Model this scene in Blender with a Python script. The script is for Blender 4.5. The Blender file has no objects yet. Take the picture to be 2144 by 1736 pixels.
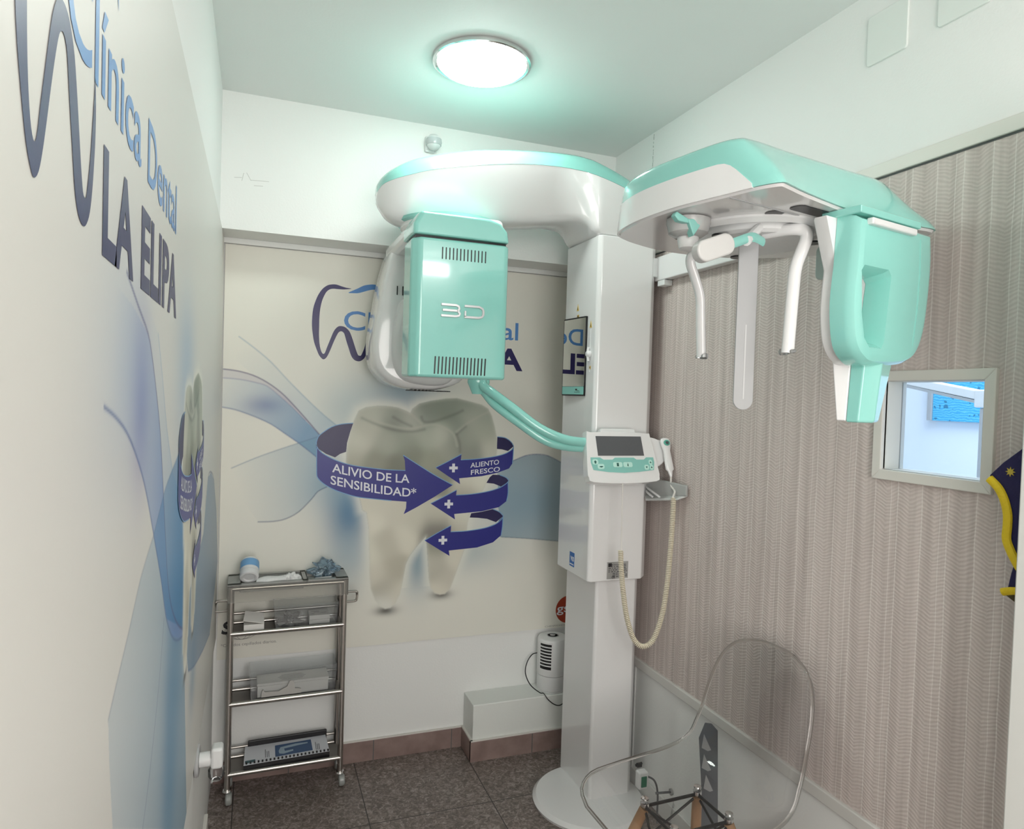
import bpy, bmesh, math, json, random
import numpy as np
from mathutils import Vector, Matrix, noise
random.seed(7)
sc = bpy.context.scene
COL = sc.collection
ART = json.loads(r'''{"logo_dark":[[467,1910],[448,1912],[429,1916],[410,1921],[395,1921],[376,1916],[358,1902],[343,1880],[332,1854],[323,1821],[320,1784],[320,1752],[324,1720],[329,1693],[338,1667],[349,1642],[360,1629],[367,1626],[376,1632],[384,1646],[393,1668],[403,1695],[413,1719],[421,1734],[428,1739],[435,1739],[442,1733],[446,1723],[453,1700],[462,1674],[472,1646],[483,1631],[496,1625],[509,1626],[522,1636],[530,1651],[536,1672],[541,1700],[542,1727],[538,1751],[535,1733],[530,1709],[524,1682],[517,1662],[511,1649],[505,1647],[499,1650],[492,1665],[484,1688],[475,1714],[465,1738],[454,1751],[443,1758],[431,1760],[420,1758],[410,1749],[402,1736],[394,1716],[386,1694],[378,1672],[372,1654],[366,1647],[359,1653],[353,1670],[349,1694],[347,1724],[347,1754],[347,1786],[349,1818],[354,1847],[361,1869],[371,1889],[383,1900],[397,1904],[419,1904],[440,1905]],"logo_blue":[[455,1893],[472,1903],[493,1914],[514,1926],[536,1932],[556,1934],[583,1931],[602,1923],[621,1905],[632,1879],[638,1849],[628,1866],[614,1887],[596,1905],[578,1911],[558,1914],[537,1910],[515,1902],[494,1895],[474,1893]],"tooth":[[463,1223],[464,1279],[476,1343],[488,1383],[507,1428],[536,1443],[584,1450],[629,1449],[666,1444],[699,1432],[716,1424],[724,1441],[753,1463],[803,1476],[867,1487],[911,1490],[964,1479],[1023,1465],[1052,1449],[1069,1419],[1084,1372],[1095,1325],[1099,1281],[1095,1247],[1086,1195],[1064,1156],[1047,1113],[1030,1083],[1013,1049],[988,1006],[976,964],[973,921],[965,847],[944,787],[923,727],[907,684],[885,663],[863,661],[840,669],[822,694],[814,733],[808,794],[802,864],[796,911],[781,895],[756,866],[731,833],[715,799],[708,757],[702,715],[693,673],[677,640],[656,622],[635,619],[614,630],[592,659],[574,707],[567,770],[565,833],[561,896],[558,959],[548,1017],[531,1028],[518,1081],[497,1134],[480,1170]],"tooth_rgb":[[537,1425,140,142,130],[577,1438,142,145,133],[630,1431,128,132,120],[659,1397,88,93,84],[700,1414,140,143,132],[742,1392,138,140,130],[772,1405,90,98,88],[804,1447,98,106,94],[890,1466,105,112,100],[956,1455,112,118,106],[869,1424,92,100,88],[980,1413,135,138,126],[1037,1427,125,130,118],[915,1370,100,107,96],[539,1344,142,142,130],[500,1303,152,152,140],[621,1304,124,127,115],[703,1305,113,118,106],[787,1326,127,132,119],[850,1335,142,144,132],[895,1280,120,122,110],[928,1298,86,90,82],[960,1319,128,131,119],[1049,1350,133,136,123],[1074,1281,150,150,138],[984,1264,104,107,97],[482,1247,122,121,108],[473,1279,150,150,138],[582,1222,104,105,92],[665,1201,84,86,74],[725,1255,93,96,83],[811,1221,110,112,98],[856,1158,98,100,88],[966,1127,162,159,147],[1011,1135,168,165,153],[967,1093,110,108,96],[587,1047,152,149,137],[670,1007,148,145,133],[754,971,142,140,128],[839,990,140,138,126],[949,982,162,159,147],[936,952,128,124,113],[632,893,135,132,120],[569,978,158,155,143],[854,926,84,81,74],[833,901,90,87,80],[628,872,133,130,118],[571,854,155,152,140],[598,768,142,139,128],[664,785,122,119,107],[633,703,118,116,106],[635,635,152,149,138],[712,910,152,149,137],[830,862,108,108,96],[814,798,130,128,118],[846,766,122,120,110],[892,720,130,127,117],[858,674,142,139,128],[930,814,144,141,130],[824,936,78,76,70],[676,678,140,137,126]],"crease_light":[[[509,1424],[538,1400],[598,1380],[660,1365],[722,1358],[764,1369],[823,1377],[871,1360],[903,1336],[919,1289]],[[716,1422],[742,1400],[764,1380]],[[1053,1436],[1002,1409],[958,1383],[915,1348]]],"crease_dark":[[[522,1399],[595,1369],[660,1351],[727,1347],[777,1357]],[[916,1336],[930,1298],[933,1264]],[[647,1405],[680,1387],[722,1369]],[[763,1407],[776,1388],[819,1391],[891,1416],[939,1438]],[[954,1372],[916,1340]]],"arrow_big":[[346,1294],[350,1278],[365,1263],[396,1243],[440,1223],[495,1208],[563,1198],[624,1191],[702,1187],[699,1226],[691,1250],[747,1215],[825,1167],[905,1124],[828,1076],[753,1034],[700,1007],[709,1031],[710,1058],[648,1064],[566,1074],[506,1083],[446,1102],[407,1119],[376,1139],[356,1160],[350,1183],[350,1231]],"arrow_big_in":[[349,1302],[354,1322],[375,1342],[405,1362],[440,1373],[487,1378],[476,1343],[465,1299],[462,1263],[439,1255],[420,1241],[385,1255],[357,1274],[350,1286]],"arrow1":[[829,1198],[884,1225],[939,1254],[937,1230],[1008,1234],[1075,1242],[1125,1253],[1157,1268],[1173,1286],[1172,1247],[1170,1214],[1155,1192],[1100,1173],[1032,1160],[932,1152],[937,1127],[877,1166]],"arrow1_in":[[1097,1329],[1132,1325],[1160,1308],[1173,1288],[1148,1268],[1120,1275],[1097,1277]],"arrow2":[[812,1048],[867,1075],[923,1103],[921,1081],[990,1084],[1066,1095],[1121,1112],[1154,1137],[1154,1085],[1148,1050],[1114,1025],[1037,1009],[915,1001],[919,978],[864,1014]],"arrow2_in":[[1069,1156],[1082,1166],[1114,1164],[1142,1153],[1156,1137],[1121,1114],[1088,1127],[1054,1131]],"arrow3":[[791,894],[845,924],[903,953],[902,926],[972,927],[1053,937],[1107,955],[1135,985],[1133,941],[1128,902],[1092,873],[1020,854],[896,847],[900,824],[843,860]],"arrow3_in":[[990,1002],[1037,1007],[1087,1017],[1115,1005],[1135,985],[1103,960],[1061,976],[1016,982],[984,984]],"edge":[[[346,1294],[354,1322],[375,1342],[405,1362],[440,1373],[487,1378]],[[348,1284],[365,1263],[396,1243],[440,1223],[495,1208],[563,1198],[624,1191],[702,1187]],[[349,1278],[351,1183],[356,1160],[376,1139],[407,1119],[446,1102],[506,1083],[566,1074],[648,1064]],[[691,1250],[747,1215],[825,1167],[905,1124]],[[829,1198],[884,1225],[939,1254]],[[937,1230],[1008,1234],[1075,1242],[1125,1253],[1157,1268],[1173,1286],[1160,1308],[1132,1325],[1097,1329]],[[812,1048],[867,1075],[923,1103]],[[921,1081],[990,1084],[1066,1095],[1121,1112],[1154,1137],[1142,1153],[1114,1164]],[[791,894],[845,924],[903,953]],[[902,926],[972,927],[1053,937],[1107,955],[1135,985],[1115,1005],[1087,1017]],[[1173,1286],[1172,1247],[1170,1214]],[[1152,1133],[1154,1085],[1148,1050]],[[1134,980],[1133,941],[1128,902]]],"plus":[[906,1196],[890,1044],[869,892]],"txt":[[410,1183],[720,1135],[405,1135],[735,1076],[980,1197],[1106,1211],[983,1166],[1111,1181],[740,1101]],"waves_b":[[[[58,1696],[113,1656],[173,1606],[239,1536],[316,1460],[374,1407],[424,1367],[376,1327],[357,1332],[303,1395],[255,1448],[212,1491],[161,1528],[110,1553],[47,1610]],[120,165,195],0.0,0.38,[68,1658],[375,1377]],[[[6,1539],[62,1536],[115,1527],[161,1514],[208,1476],[255,1434],[303,1385],[362,1327],[359,1232],[325,1262],[282,1296],[234,1330],[178,1369],[118,1397],[51,1421],[2,1430]],[95,145,185],0.12,0.85,[1,1503],[309,1346]],[[[6,1572],[56,1567],[110,1553],[161,1528],[212,1491],[255,1448],[303,1395],[357,1332],[303,1385],[255,1434],[208,1476],[161,1514],[115,1527],[62,1536],[6,1539]],[135,130,170],0.22,0.5,[6,1560],[357,1332]],[[[42,1201],[121,1237],[189,1264],[272,1294],[352,1322],[379,1227],[391,1124],[358,1107],[334,1077],[288,1029],[241,1003],[195,994],[140,994],[80,1083]],[110,155,180],0.0,0.55,[65,1131],[360,1227]],[[[1101,1192],[1174,1226],[1228,1247],[1282,1254],[1338,1247],[1407,1215],[1525,1126],[1646,1049],[1655,835],[1397,865],[1240,884],[1121,895]],[95,140,165],0.65,0.5,[1126,1061],[1462,949]]],"lines_b":[[[[6,1572],[56,1567],[110,1553],[161,1528],[212,1491],[255,1448],[303,1395],[357,1332]],[70,60,110],0.75],[[[2,1430],[51,1421],[118,1397],[178,1369],[234,1330],[282,1296],[325,1262],[350,1242]],[80,100,150],0.6],[[[58,1696],[113,1656],[173,1606],[239,1536],[316,1460],[374,1407],[424,1367]],[110,150,175],0.45],[[[42,1201],[121,1237],[189,1264],[272,1294],[352,1322]],[90,120,150],0.45],[[[140,994],[195,994],[241,1003],[288,1029],[334,1077],[358,1107],[391,1124]],[60,80,120],0.6],[[[1164,1221],[1228,1247],[1282,1254],[1338,1247],[1407,1215]],[70,80,130],0.6],[[[1132,894],[1240,884],[1397,865],[1655,835]],[70,90,110],0.5],[[[6,1539],[62,1536],[115,1527],[161,1514],[208,1476],[255,1434],[303,1385]],[100,110,160],0.4]],"glow_b":[[689,1508,110,60,[120,155,175],0.75],[469,1427,90,90,[150,180,190],0.5],[479,1019,60,110,[65,115,155],0.95],[440,1131,90,90,[110,155,180],0.6],[767,808,45,90,[110,145,165],0.8],[977,836,120,60,[140,165,175],0.5],[1268,1037,200,90,[110,150,175],0.4],[158,1441,50,25,[110,90,150],0.6],[483,842,60,90,[140,170,185],0.5]],"waves_l":[[[[-1911,1480],[-1858,1469],[-1795,1450],[-1729,1418],[-1672,1382],[-1620,1338],[-1559,1280],[-1491,1215],[-1430,1145],[-1367,1097],[-1300,1060],[-1227,1033],[-1146,1012],[-1132,1021],[-1232,1062],[-1331,1119],[-1400,1182],[-1450,1274],[-1483,1341],[-1510,1398],[-1538,1445],[-1579,1493],[-1619,1534],[-1660,1564],[-1774,1586],[-1870,1596],[-1907,1571]],[110,145,195],0.0,0.8,[-1884,1531],[-1474,1438]],[[[-1660,1564],[-1619,1534],[-1579,1493],[-1538,1445],[-1510,1398],[-1483,1341],[-1450,1274],[-1400,1182],[-1331,1119],[-1232,1062],[-1132,1021],[-1181,1275],[-1371,1362],[-1457,1437],[-1518,1513],[-1570,1570],[-1699,1611],[-1812,1616]],[130,170,205],0.0,0.6,[-1697,1595],[-1244,1129]],[[[-1576,1299],[-1681,1268],[-1756,1230],[-1820,1201],[-1868,1178],[-1860,1133],[-1836,1051],[-959,513],[-1115,995],[-1323,1072],[-1430,1145],[-1491,1215]],[120,160,185],0.3,0.75,[-1848,1183],[-1224,1017]],[[[-1243,1389],[-1409,1357],[-1476,1340],[-1576,1299],[-1491,1215],[-1410,1130],[-1232,1062],[-1132,1021],[-1147,1214]],[60,130,180],0.5,1.0,[-1538,1332],[-1181,1057]],[[[-628,1111],[-544,1189],[-479,1245],[-352,1245],[-194,1202],[3,1066],[160,846],[-253,715],[-568,774],[-852,840],[-1004,888],[-1062,959],[-1008,1063]],[85,130,165],0.75,0.6,[-994,997],[-210,1027]]],"lines_l":[[[[-1812,1616],[-1738,1590],[-1660,1564],[-1619,1534],[-1579,1493],[-1538,1445],[-1510,1398],[-1483,1341],[-1450,1274],[-1400,1182],[-1331,1119],[-1232,1062],[-1132,1021]],[70,70,130],0.75],[[[-1911,1480],[-1858,1469],[-1795,1450],[-1729,1418],[-1672,1382],[-1620,1338],[-1559,1280],[-1491,1215],[-1430,1145],[-1367,1097],[-1300,1060],[-1227,1033],[-1146,1012]],[60,90,150],0.7],[[[-1570,1570],[-1518,1513],[-1457,1437],[-1371,1362]],[120,160,190],0.5],[[[-1576,1299],[-1681,1268],[-1756,1230],[-1820,1201],[-1868,1178]],[120,130,150],0.45],[[[-1243,1389],[-1409,1357],[-1476,1340],[-1576,1299]],[80,120,160],0.5],[[[-1447,1141],[-1486,1068],[-1537,1006],[-1585,959],[-1631,925]],[90,110,150],0.6],[[[-574,1178],[-479,1245],[-352,1245],[-194,1202],[-78,1099],[100,902]],[80,90,120],0.7],[[[-253,715],[-568,774],[-852,840],[-1004,888]],[60,100,150],0.7]],"glow_l":[[-1705,1483,45,70,[110,90,165],0.6],[-1234,1073,90,150,[30,110,180],0.8],[-1302,944,70,140,[50,110,160],0.75],[-1329,858,60,150,[70,120,165],0.6],[-1786,1524,120,90,[150,175,205],0.4],[-1169,1547,120,90,[140,175,205],0.6],[-888,830,60,60,[90,140,175],0.5]]}''')
PI = math.pi
# ------------------------------------------------------------------ helpers
ORG = {}
def s2l(c):
    return tuple(((v/255.0)/12.92 if v/255.0 <= .04045 else ((v/255.0+.055)/1.055)**2.4) for v in c)
def tag(o, label=None, cat=None, group=None, kind=None):
    if label: o['label'] = label
    if cat: o['category'] = cat
    if group: o['group'] = group
    if kind: o['kind'] = kind
    return o
def empty(name, loc, label, cat, group=None):
    o = bpy.data.objects.new(name, None); COL.objects.link(o)
    o.location = loc; o.empty_display_size = .05
    ORG[o.name] = Vector(loc)
    return tag(o, label, cat, group)
class M:
    def __init__(s): s.v = []; s.f = []
    def add(s, vs, fs):
        n = len(s.v); s.v += [tuple(v) for v in vs]; s.f += [tuple(i+n for i in f) for f in fs]; return s
    def box(s, x0, x1, y0, y1, z0, z1):
        v = [(x, y, z) for z in (z0, z1) for y in (y0, y1) for x in (x0, x1)]
        return s.add(v, [(0,2,3,1),(4,5,7,6),(0,1,5,4),(2,6,7,3),(0,4,6,2),(1,3,7,5)])
    def loft(s, rings, cap=True, closed=True):
        n = len(rings[0]); vs = [p for r in rings for p in r]; fs = []
        for i in range(len(rings)-1):
            for j in range(n if closed else n-1):
                k = (j+1) % n
                fs.append((i*n+j, i*n+k, (i+1)*n+k, (i+1)*n+j))
        if cap:
            fs.append(tuple(reversed(range(n)))); fs.append(tuple(range((len(rings)-1)*n, len(rings)*n)))
        return s.add(vs, fs)
    def prism(s, pts, axis, lo, hi):
        def P(a, b, t):
            return {'x': (t, a, b), 'y': (a, t, b), 'z': (a, b, t)}[axis]
        return s.loft([[P(a, b, lo) for a, b in pts], [P(a, b, hi) for a, b in pts]])
    def tube(s, pts, r, n=12, smooth=4, ry=None, up=(0, 0, 1)):
        P = [Vector(p) for p in pts]
        if smooth > 1 and len(P) > 2: P = catmull(P, smooth)
        R = r if callable(r) else (lambda t: r)
        rings = []; prev = None
        for i, p in enumerate(P):
            d = (P[min(i+1, len(P)-1)] - P[max(i-1, 0)]).normalized()
            if prev is None:
                a = Vector(up)
                if abs(a.dot(d)) > .95: a = Vector((1, 0, 0))
                a = (a - d*a.dot(d)).normalized()
            else:
                a = (prev - d*prev.dot(d)).normalized()
            prev = a; b = d.cross(a); rr = R(i/(len(P)-1)); r2 = ry*rr/r if (ry and not callable(r)) else rr
            rings.append([p + a*math.cos(2*PI*k/n)*rr + b*math.sin(2*PI*k/n)*r2 for k in range(n)])
        return s.loft(rings)
    def lathe(s, c, prof, n=40, axis='z'):
        rings = []
        for r, h in prof:
            ring = []
            for k in range(n):
                a = 2*PI*k/n; u, w = r*math.cos(a), r*math.sin(a)
                q = {'z': (u, w, h), 'y': (w, h, u), 'x': (h, u, w)}[axis]
                ring.append((c[0]+q[0], c[1]+q[1], c[2]+q[2]))
            rings.append(ring)
        return s.loft(rings)
    def xf(s, fn):
        s.v = [tuple(fn(Vector(p))) for p in s.v]; return s
    def build(s, name, mat, parent=None, bevel=0, seg=3, smooth=True, ang=35, mods=None):
        me = bpy.data.meshes.new(name)
        v = np.array(s.v, dtype=float); c = (v.min(0)+v.max(0))/2
        org = Vector(c)
        me.from_pydata([tuple(p) for p in (v-c)], [], s.f)
        bm = bmesh.new(); bm.from_mesh(me); bmesh.ops.recalc_face_normals(bm, faces=bm.faces); bm.to_mesh(me); bm.free()
        o = bpy.data.objects.new(name, me); COL.objects.link(o)
        for m in (mat if isinstance(mat, (list, tuple)) else [mat]): me.materials.append(m)
        if parent is not None: o.parent = parent; o.location = org - ORG[parent.name]
        else: o.location = org
        ORG[o.name] = org
        if bevel:
            b = o.modifiers.new('bevel', 'BEVEL'); b.width = bevel; b.segments = seg; b.limit_method = 'ANGLE'; b.angle_limit = math.radians(30)
            b.harden_normals = False
            wn_ = o.modifiers.new('normals', 'WEIGHTED_NORMAL'); wn_.keep_sharp = True; wn_.weight = 90
        if smooth:
            me.shade_smooth()
            try: me.set_sharp_from_angle(angle=math.radians(ang if not bevel else 50))
            except Exception: pass
        return o
def catmull(P, k, closed=False):
    out = []; n = len(P)
    rng = range(n) if closed else range(n-1)
    for i in rng:
        g = (lambda j: P[j % n]) if closed else (lambda j: P[max(0, min(n-1, j))])
        a, b, c, d = g(i-1), g(i), g(i+1), g(i+2)
        for t in range(k):
            u = t/k
            out.append(.5*((2*b)+(c-a)*u+(2*a-5*b+4*c-d)*u*u+(3*b-a-3*c+d)*u**3))
    if not closed: out.append(P[-1])
    return out
def sm2(pts, k=4, closed=True):
    return [(p.x, p.y) for p in catmull([Vector((a, b, 0)) for a, b in pts], k, closed)]
def rrect(x0, x1, y0, y1, r, n=5):
    out = []
    for cx, cy, a0 in ((x1-r, y1-r, 0), (x0+r, y1-r, 90), (x0+r, y0+r, 180), (x1-r, y0+r, 270)):
        for i in range(n+1):
            a = math.radians(a0+90*i/n); out.append((cx+r*math.cos(a), cy+r*math.sin(a)))
    return out
def arr(name, vals): return name
def cyl(m, p0, p1, r, n=14): return m.tube([p0, p1], r, n=n, smooth=1)
def struct(name, m, mat, parent=None, **k):
    o = m.build(name, mat, parent, **k)
    if parent is None: o['kind'] = 'structure'
    return o
# ------------------------------------------------------------------ materials
def mat(name, col, rough=.5, metal=0, coat=0, trans=0, ior=1.45, spec=.5, bump=None, alpha=1):
    m = bpy.data.materials.new(name); m.use_nodes = True
    b = m.node_tree.nodes['Principled BSDF']
    b.inputs['Base Color'].default_value = (*col, 1); b.inputs['Roughness'].default_value = rough
    b.inputs['Metallic'].default_value = metal; b.inputs['Coat Weight'].default_value = coat
    b.inputs['Coat Roughness'].default_value = .05
    b.inputs['Transmission Weight'].default_value = trans; b.inputs['IOR'].default_value = ior
    b.inputs['Specular IOR Level'].default_value = spec; b.inputs['Alpha'].default_value = alpha
    nt = m.node_tree
    tc = nt.nodes.new('ShaderNodeTexCoord'); no = nt.nodes.new('ShaderNodeTexNoise')
    sc_, st = bump or (40, .02)
    no.inputs['Scale'].default_value = sc_; no.inputs['Detail'].default_value = 4
    bp = nt.nodes.new('ShaderNodeBump'); bp.inputs['Strength'].default_value = st; bp.inputs['Distance'].default_value = .01
    nt.links.new(tc.outputs['Object'], no.inputs['Vector']); nt.links.new(no.outputs['Fac'], bp.inputs['Height'])
    nt.links.new(bp.outputs['Normal'], b.inputs['Normal'])
    return m
def clear(name, tint, rough=.03, body=.0, bcol=(.8, .8, .8), edge=.35, edgecol=(.25, .25, .25), gloss=1.0):
    # thin clear sheet: straight-through transmission, Fresnel gloss, darker towards grazing angles
    m = bpy.data.materials.new(name); m.use_nodes = True; nt = m.node_tree
    nt.nodes.remove(nt.nodes['Principled BSDF']); out = nt.nodes['Material Output']
    N = lambda t: nt.nodes.new('ShaderNode'+t)
    tr_ = N('BsdfTransparent'); gl = N('BsdfGlossy'); gl.inputs['Roughness'].default_value = rough; df = N('BsdfDiffuse'); df.inputs['Color'].default_value = (*bcol, 1)
    lw = N('LayerWeight'); lw.inputs['Blend'].default_value = .5
    cr_ = N('ValToRGB'); cr_.color_ramp.elements[0].position = .55; cr_.color_ramp.elements[0].color = (*tint, 1); cr_.color_ramp.elements[1].position = 1; cr_.color_ramp.elements[1].color = (*[t_*(1-edge)+e_*edge for t_, e_ in zip(tint, edgecol)], 1)
    nt.links.new(lw.outputs['Facing'], cr_.inputs[0]); nt.links.new(cr_.outputs[0], tr_.inputs['Color'])
    m1 = N('MixShader'); m1.inputs[0].default_value = body; nt.links.new(tr_.outputs[0], m1.inputs[1]); nt.links.new(df.outputs[0], m1.inputs[2])
    fr_ = N('Fresnel'); fr_.inputs['IOR'].default_value = 1.42; m2 = N('MixShader'); mm = N('Math'); mm.operation = 'MULTIPLY'; mm.inputs[1].default_value = gloss
    nz_ = N('TexNoise'); nz_.inputs['Scale'].default_value = 12; bp_ = N('Bump'); bp_.inputs['Strength'].default_value = .03; bp_.inputs['Distance'].default_value = .01; nt.links.new(nz_.outputs[0], bp_.inputs['Height']); nt.links.new(bp_.outputs[0], gl.inputs['Normal'])
    nt.links.new(fr_.outputs[0], mm.inputs[0]); nt.links.new(mm.outputs[0], m2.inputs[0]); nt.links.new(m1.outputs[0], m2.inputs[1]); nt.links.new(gl.outputs[0], m2.inputs[2]); nt.links.new(m2.outputs[0], out.inputs['Surface'])
    return m
def emis(name, col, strength):
    m = bpy.data.materials.new(name); m.use_nodes = True; b = m.node_tree.nodes['Principled BSDF']
    b.inputs['Base Color'].default_value = (*col, 1)
    b.inputs['Emission Color'].default_value = (*col, 1); b.inputs['Emission Strength'].default_value = strength
    return m
class NT:
    def __init__(s, m): s.nt = m.node_tree; s.b = s.nt.nodes['Principled BSDF']
    def n(s, t, **k):
        o = s.nt.nodes.new('ShaderNode'+t)
        for a, v in k.items(): setattr(o, a, v)
        return o
    def l(s, a, b): s.nt.links.new(a, b)
    def m(s, op, a, b=None, c=None):
        o = s.n('Math', operation=op)
        for i, v in enumerate((a, b, c)):
            if v is None: continue
            if isinstance(v, (int, float)): o.inputs[i].default_value = v
            else: s.l(v, o.inputs[i])
        return o.outputs[0]
    def ramp(s, fac, stops):
        r = s.n('ValToRGB'); e = r.color_ramp.elements
        while len(e) < len(stops): e.new(.5)
        for i, (p, c) in enumerate(stops): e[i].position = p; e[i].color = (*c, 1)
        s.l(fac, r.inputs[0]); return r.outputs[0]
    def mix(s, f, a, b):
        o = s.n('Mix', data_type='RGBA')
        if isinstance(f, (int, float)): o.inputs[0].default_value = f
        else: s.l(f, o.inputs[0])
        for i, v in ((6, a), (7, b)):
            if isinstance(v, tuple): o.inputs[i].default_value = (*v, 1)
            else: s.l(v, o.inputs[i])
        return o.outputs[2]
WALLW = mat('white_wall_paint', (.82, .83, .815), .55, bump=(140, .06))
CEILW = mat('ceiling_paint', (.80, .825, .81), .6, bump=(120, .03))
TRIM = mat('trim_offwhite', (.72, .71, .66), .4)
WHITE = mat('white_gloss_plastic', (.80, .80, .80), .16, coat=.6, bump=(6, .0))
WHITE2 = mat('white_satin_plastic', (.74, .75, .75), .35)
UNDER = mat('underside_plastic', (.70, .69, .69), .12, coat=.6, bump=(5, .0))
MINT = mat('mint_gloss_plastic', (.275, .64, .575), .17, coat=.7, bump=(6, .0))
MINT2 = mat('mint_satin_plastic', (.25, .56, .505), .32)
BLACK = mat('black_plastic', (.012, .012, .014), .35)
DARK = mat('dark_grey_plastic', (.09, .095, .10), .4)
GREYP = mat('grey_plate', (.42, .43, .44), .3)
STEEL = mat('brushed_steel', (.50, .47, .44), .28, metal=1)
CHROME = mat('chrome', (.8, .8, .8), .1, metal=1)
SILVER = mat('silver_emblem', (.60, .61, .62), .3, metal=.55)
MIRROR = mat('mirror_glass', (.92, .94, .92), .01, metal=1, bump=(1, 0))
NAVY = mat('print_navy', s2l((44, 38, 92)), .35)
NAVY2 = mat('print_dark_navy', s2l((34, 28, 78)), .35)
ARROWM = mat('print_arrow_blue', s2l((42, 44, 130)), .35)
BLUE = mat('print_light_blue', s2l((86, 138, 200)), .35)
PRINTW = mat('print_white', (.78, .79, .85), .4)
PRINTE = mat('print_edge_pale_blue', s2l((120, 165, 205)), .4)
PRINTK = mat('print_black', (.03, .03, .035), .4)
PRINTG = mat('print_grey', (.30, .29, .28), .4)
RED = mat('print_brick_red', s2l((165, 62, 38)), .4)
CREAM = mat('cream_rubber', (.72, .66, .52), .45)
BROWNM = mat('shelf_board_grey', (.20, .185, .17), .45)
WOOD = mat('beech_wood', (.55, .32, .17), .45, bump=(30, .1))
GREEN = mat('green_rocker', (.02, .16, .09), .3)
NAVYC = None
YEL = mat('yellow_binding', (.80, .58, .02), .6, bump=(200, .25))
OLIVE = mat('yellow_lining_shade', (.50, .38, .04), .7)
PAPER = mat('white_card', (.78, .77, .74), .55)
FROST = clear('frosted_tray', (.8, .8, .78), .3, .55, (.62, .63, .60))
SKIRT = clear('clear_tray_skirt', (.93, .93, .91), .15, .12, (.7, .7, .68))
CLEARP = clear('clear_plastic', (.93, .94, .94), .05, .05, (.75, .76, .76))
ACRYL = clear('clear_acrylic', (.975, .975, .97), .02, .01, (.8, .8, .8), .9, (.10, .09, .085))
RIMM = mat('acrylic_rim', (.82, .80, .78), .03, trans=1, ior=1.45, bump=(1, 0))
BAG = clear('clear_blue_bag', (.80, .90, .97), .12, .12, (.55, .68, .80), .6, (.3, .45, .6))
SKYB = mat('bottle_blue_label', s2l((120, 170, 215)), .35)
WARN = mat('warning_yellow', (.75, .52, .12), .45)
AVB = mat('label_blue', s2l((35, 105, 180)), .4)
SCREEN = mat('display_glass', (.10, .105, .115), .12, coat=.5, bump=(1, 0))
SEAM = mat('seam_shadow_gap', (.10, .11, .11), .7)
# wallpaper
WP = mat('ribbed_wallpaper', (.5, .48, .45), .6); t = NT(WP)
tc = t.n('TexCoord'); sp = t.n('SeparateXYZ'); t.l(tc.outputs['Object'], sp.inputs[0]); Y, Z = sp.outputs[1], sp.outputs[2]
nz = t.n('TexNoise'); nz.inputs['Scale'].default_value = 9; t.l(tc.outputs['Object'], nz.inputs['Vector'])
yy = t.m('ADD', Y, t.m('MULTIPLY', t.m('SUBTRACT', nz.outputs[0], .5), .006))
fr = t.m('FRACT', t.m('DIVIDE', yy, .062)); tri = t.m('ABSOLUTE', t.m('SUBTRACT', fr, .5))
nzb = t.n('TexNoise'); nzb.inputs['Scale'].default_value = 16; nzb.inputs['Detail'].default_value = 2; t.l(tc.outputs['Object'], nzb.inputs['Vector'])
w1 = t.m('SINE', t.m('ADD', t.m('MULTIPLY', Z, 2*PI/.0088), t.m('ADD', t.m('MULTIPLY', tri, 18), t.m('MULTIPLY', nzb.outputs[0], 16))))
nz2 = t.n('TexNoise'); nz2.inputs['Scale'].default_value = 70; nz2.inputs['Detail'].default_value = 3; t.l(tc.outputs['Object'], nz2.inputs['Vector'])
w1 = t.m('MULTIPLY', t.m('ADD', t.m('MULTIPLY', w1, .5), .5), t.m('ADD', nz2.outputs[0], .25))
ln = t.m('LESS_THAN', tri, .022); fr2 = t.m('FRACT', t.m('DIVIDE', t.m('ADD', yy, .013), .124)); ln2 = t.m('LESS_THAN', t.m('ABSOLUTE', t.m('SUBTRACT', fr2, .5)), .008)
lines = t.m('MAXIMUM', ln, ln2)
mp = t.n('Mapping'); mp.inputs['Scale'].default_value = (1, 14, .5); t.l(tc.outputs['Object'], mp.inputs[0])
nz3 = t.n('TexNoise'); nz3.inputs['Scale'].default_value = 3; nz3.inputs['Detail'].default_value = 3; t.l(mp.outputs[0], nz3.inputs['Vector'])
base = t.ramp(nz3.outputs[0], [(.3, (.47, .405, .378)), (.7, (.63, .55, .518))])
c1 = t.mix(t.m('MULTIPLY', w1, t.m('MULTIPLY', nz3.outputs[0], .62)), base, (.86, .775, .735))
c2 = t.mix(t.m('MULTIPLY', lines, .45), c1, (.88, .83, .79))
t.l(c2, t.b.inputs['Base Color'])
bp = t.n('Bump'); bp.inputs['Strength'].default_value = .35; bp.inputs['Distance'].default_value = .002
t.l(t.m('ADD', w1, lines), bp.inputs['Height']); t.l(bp.outputs[0], t.b.inputs['Normal'])
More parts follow.
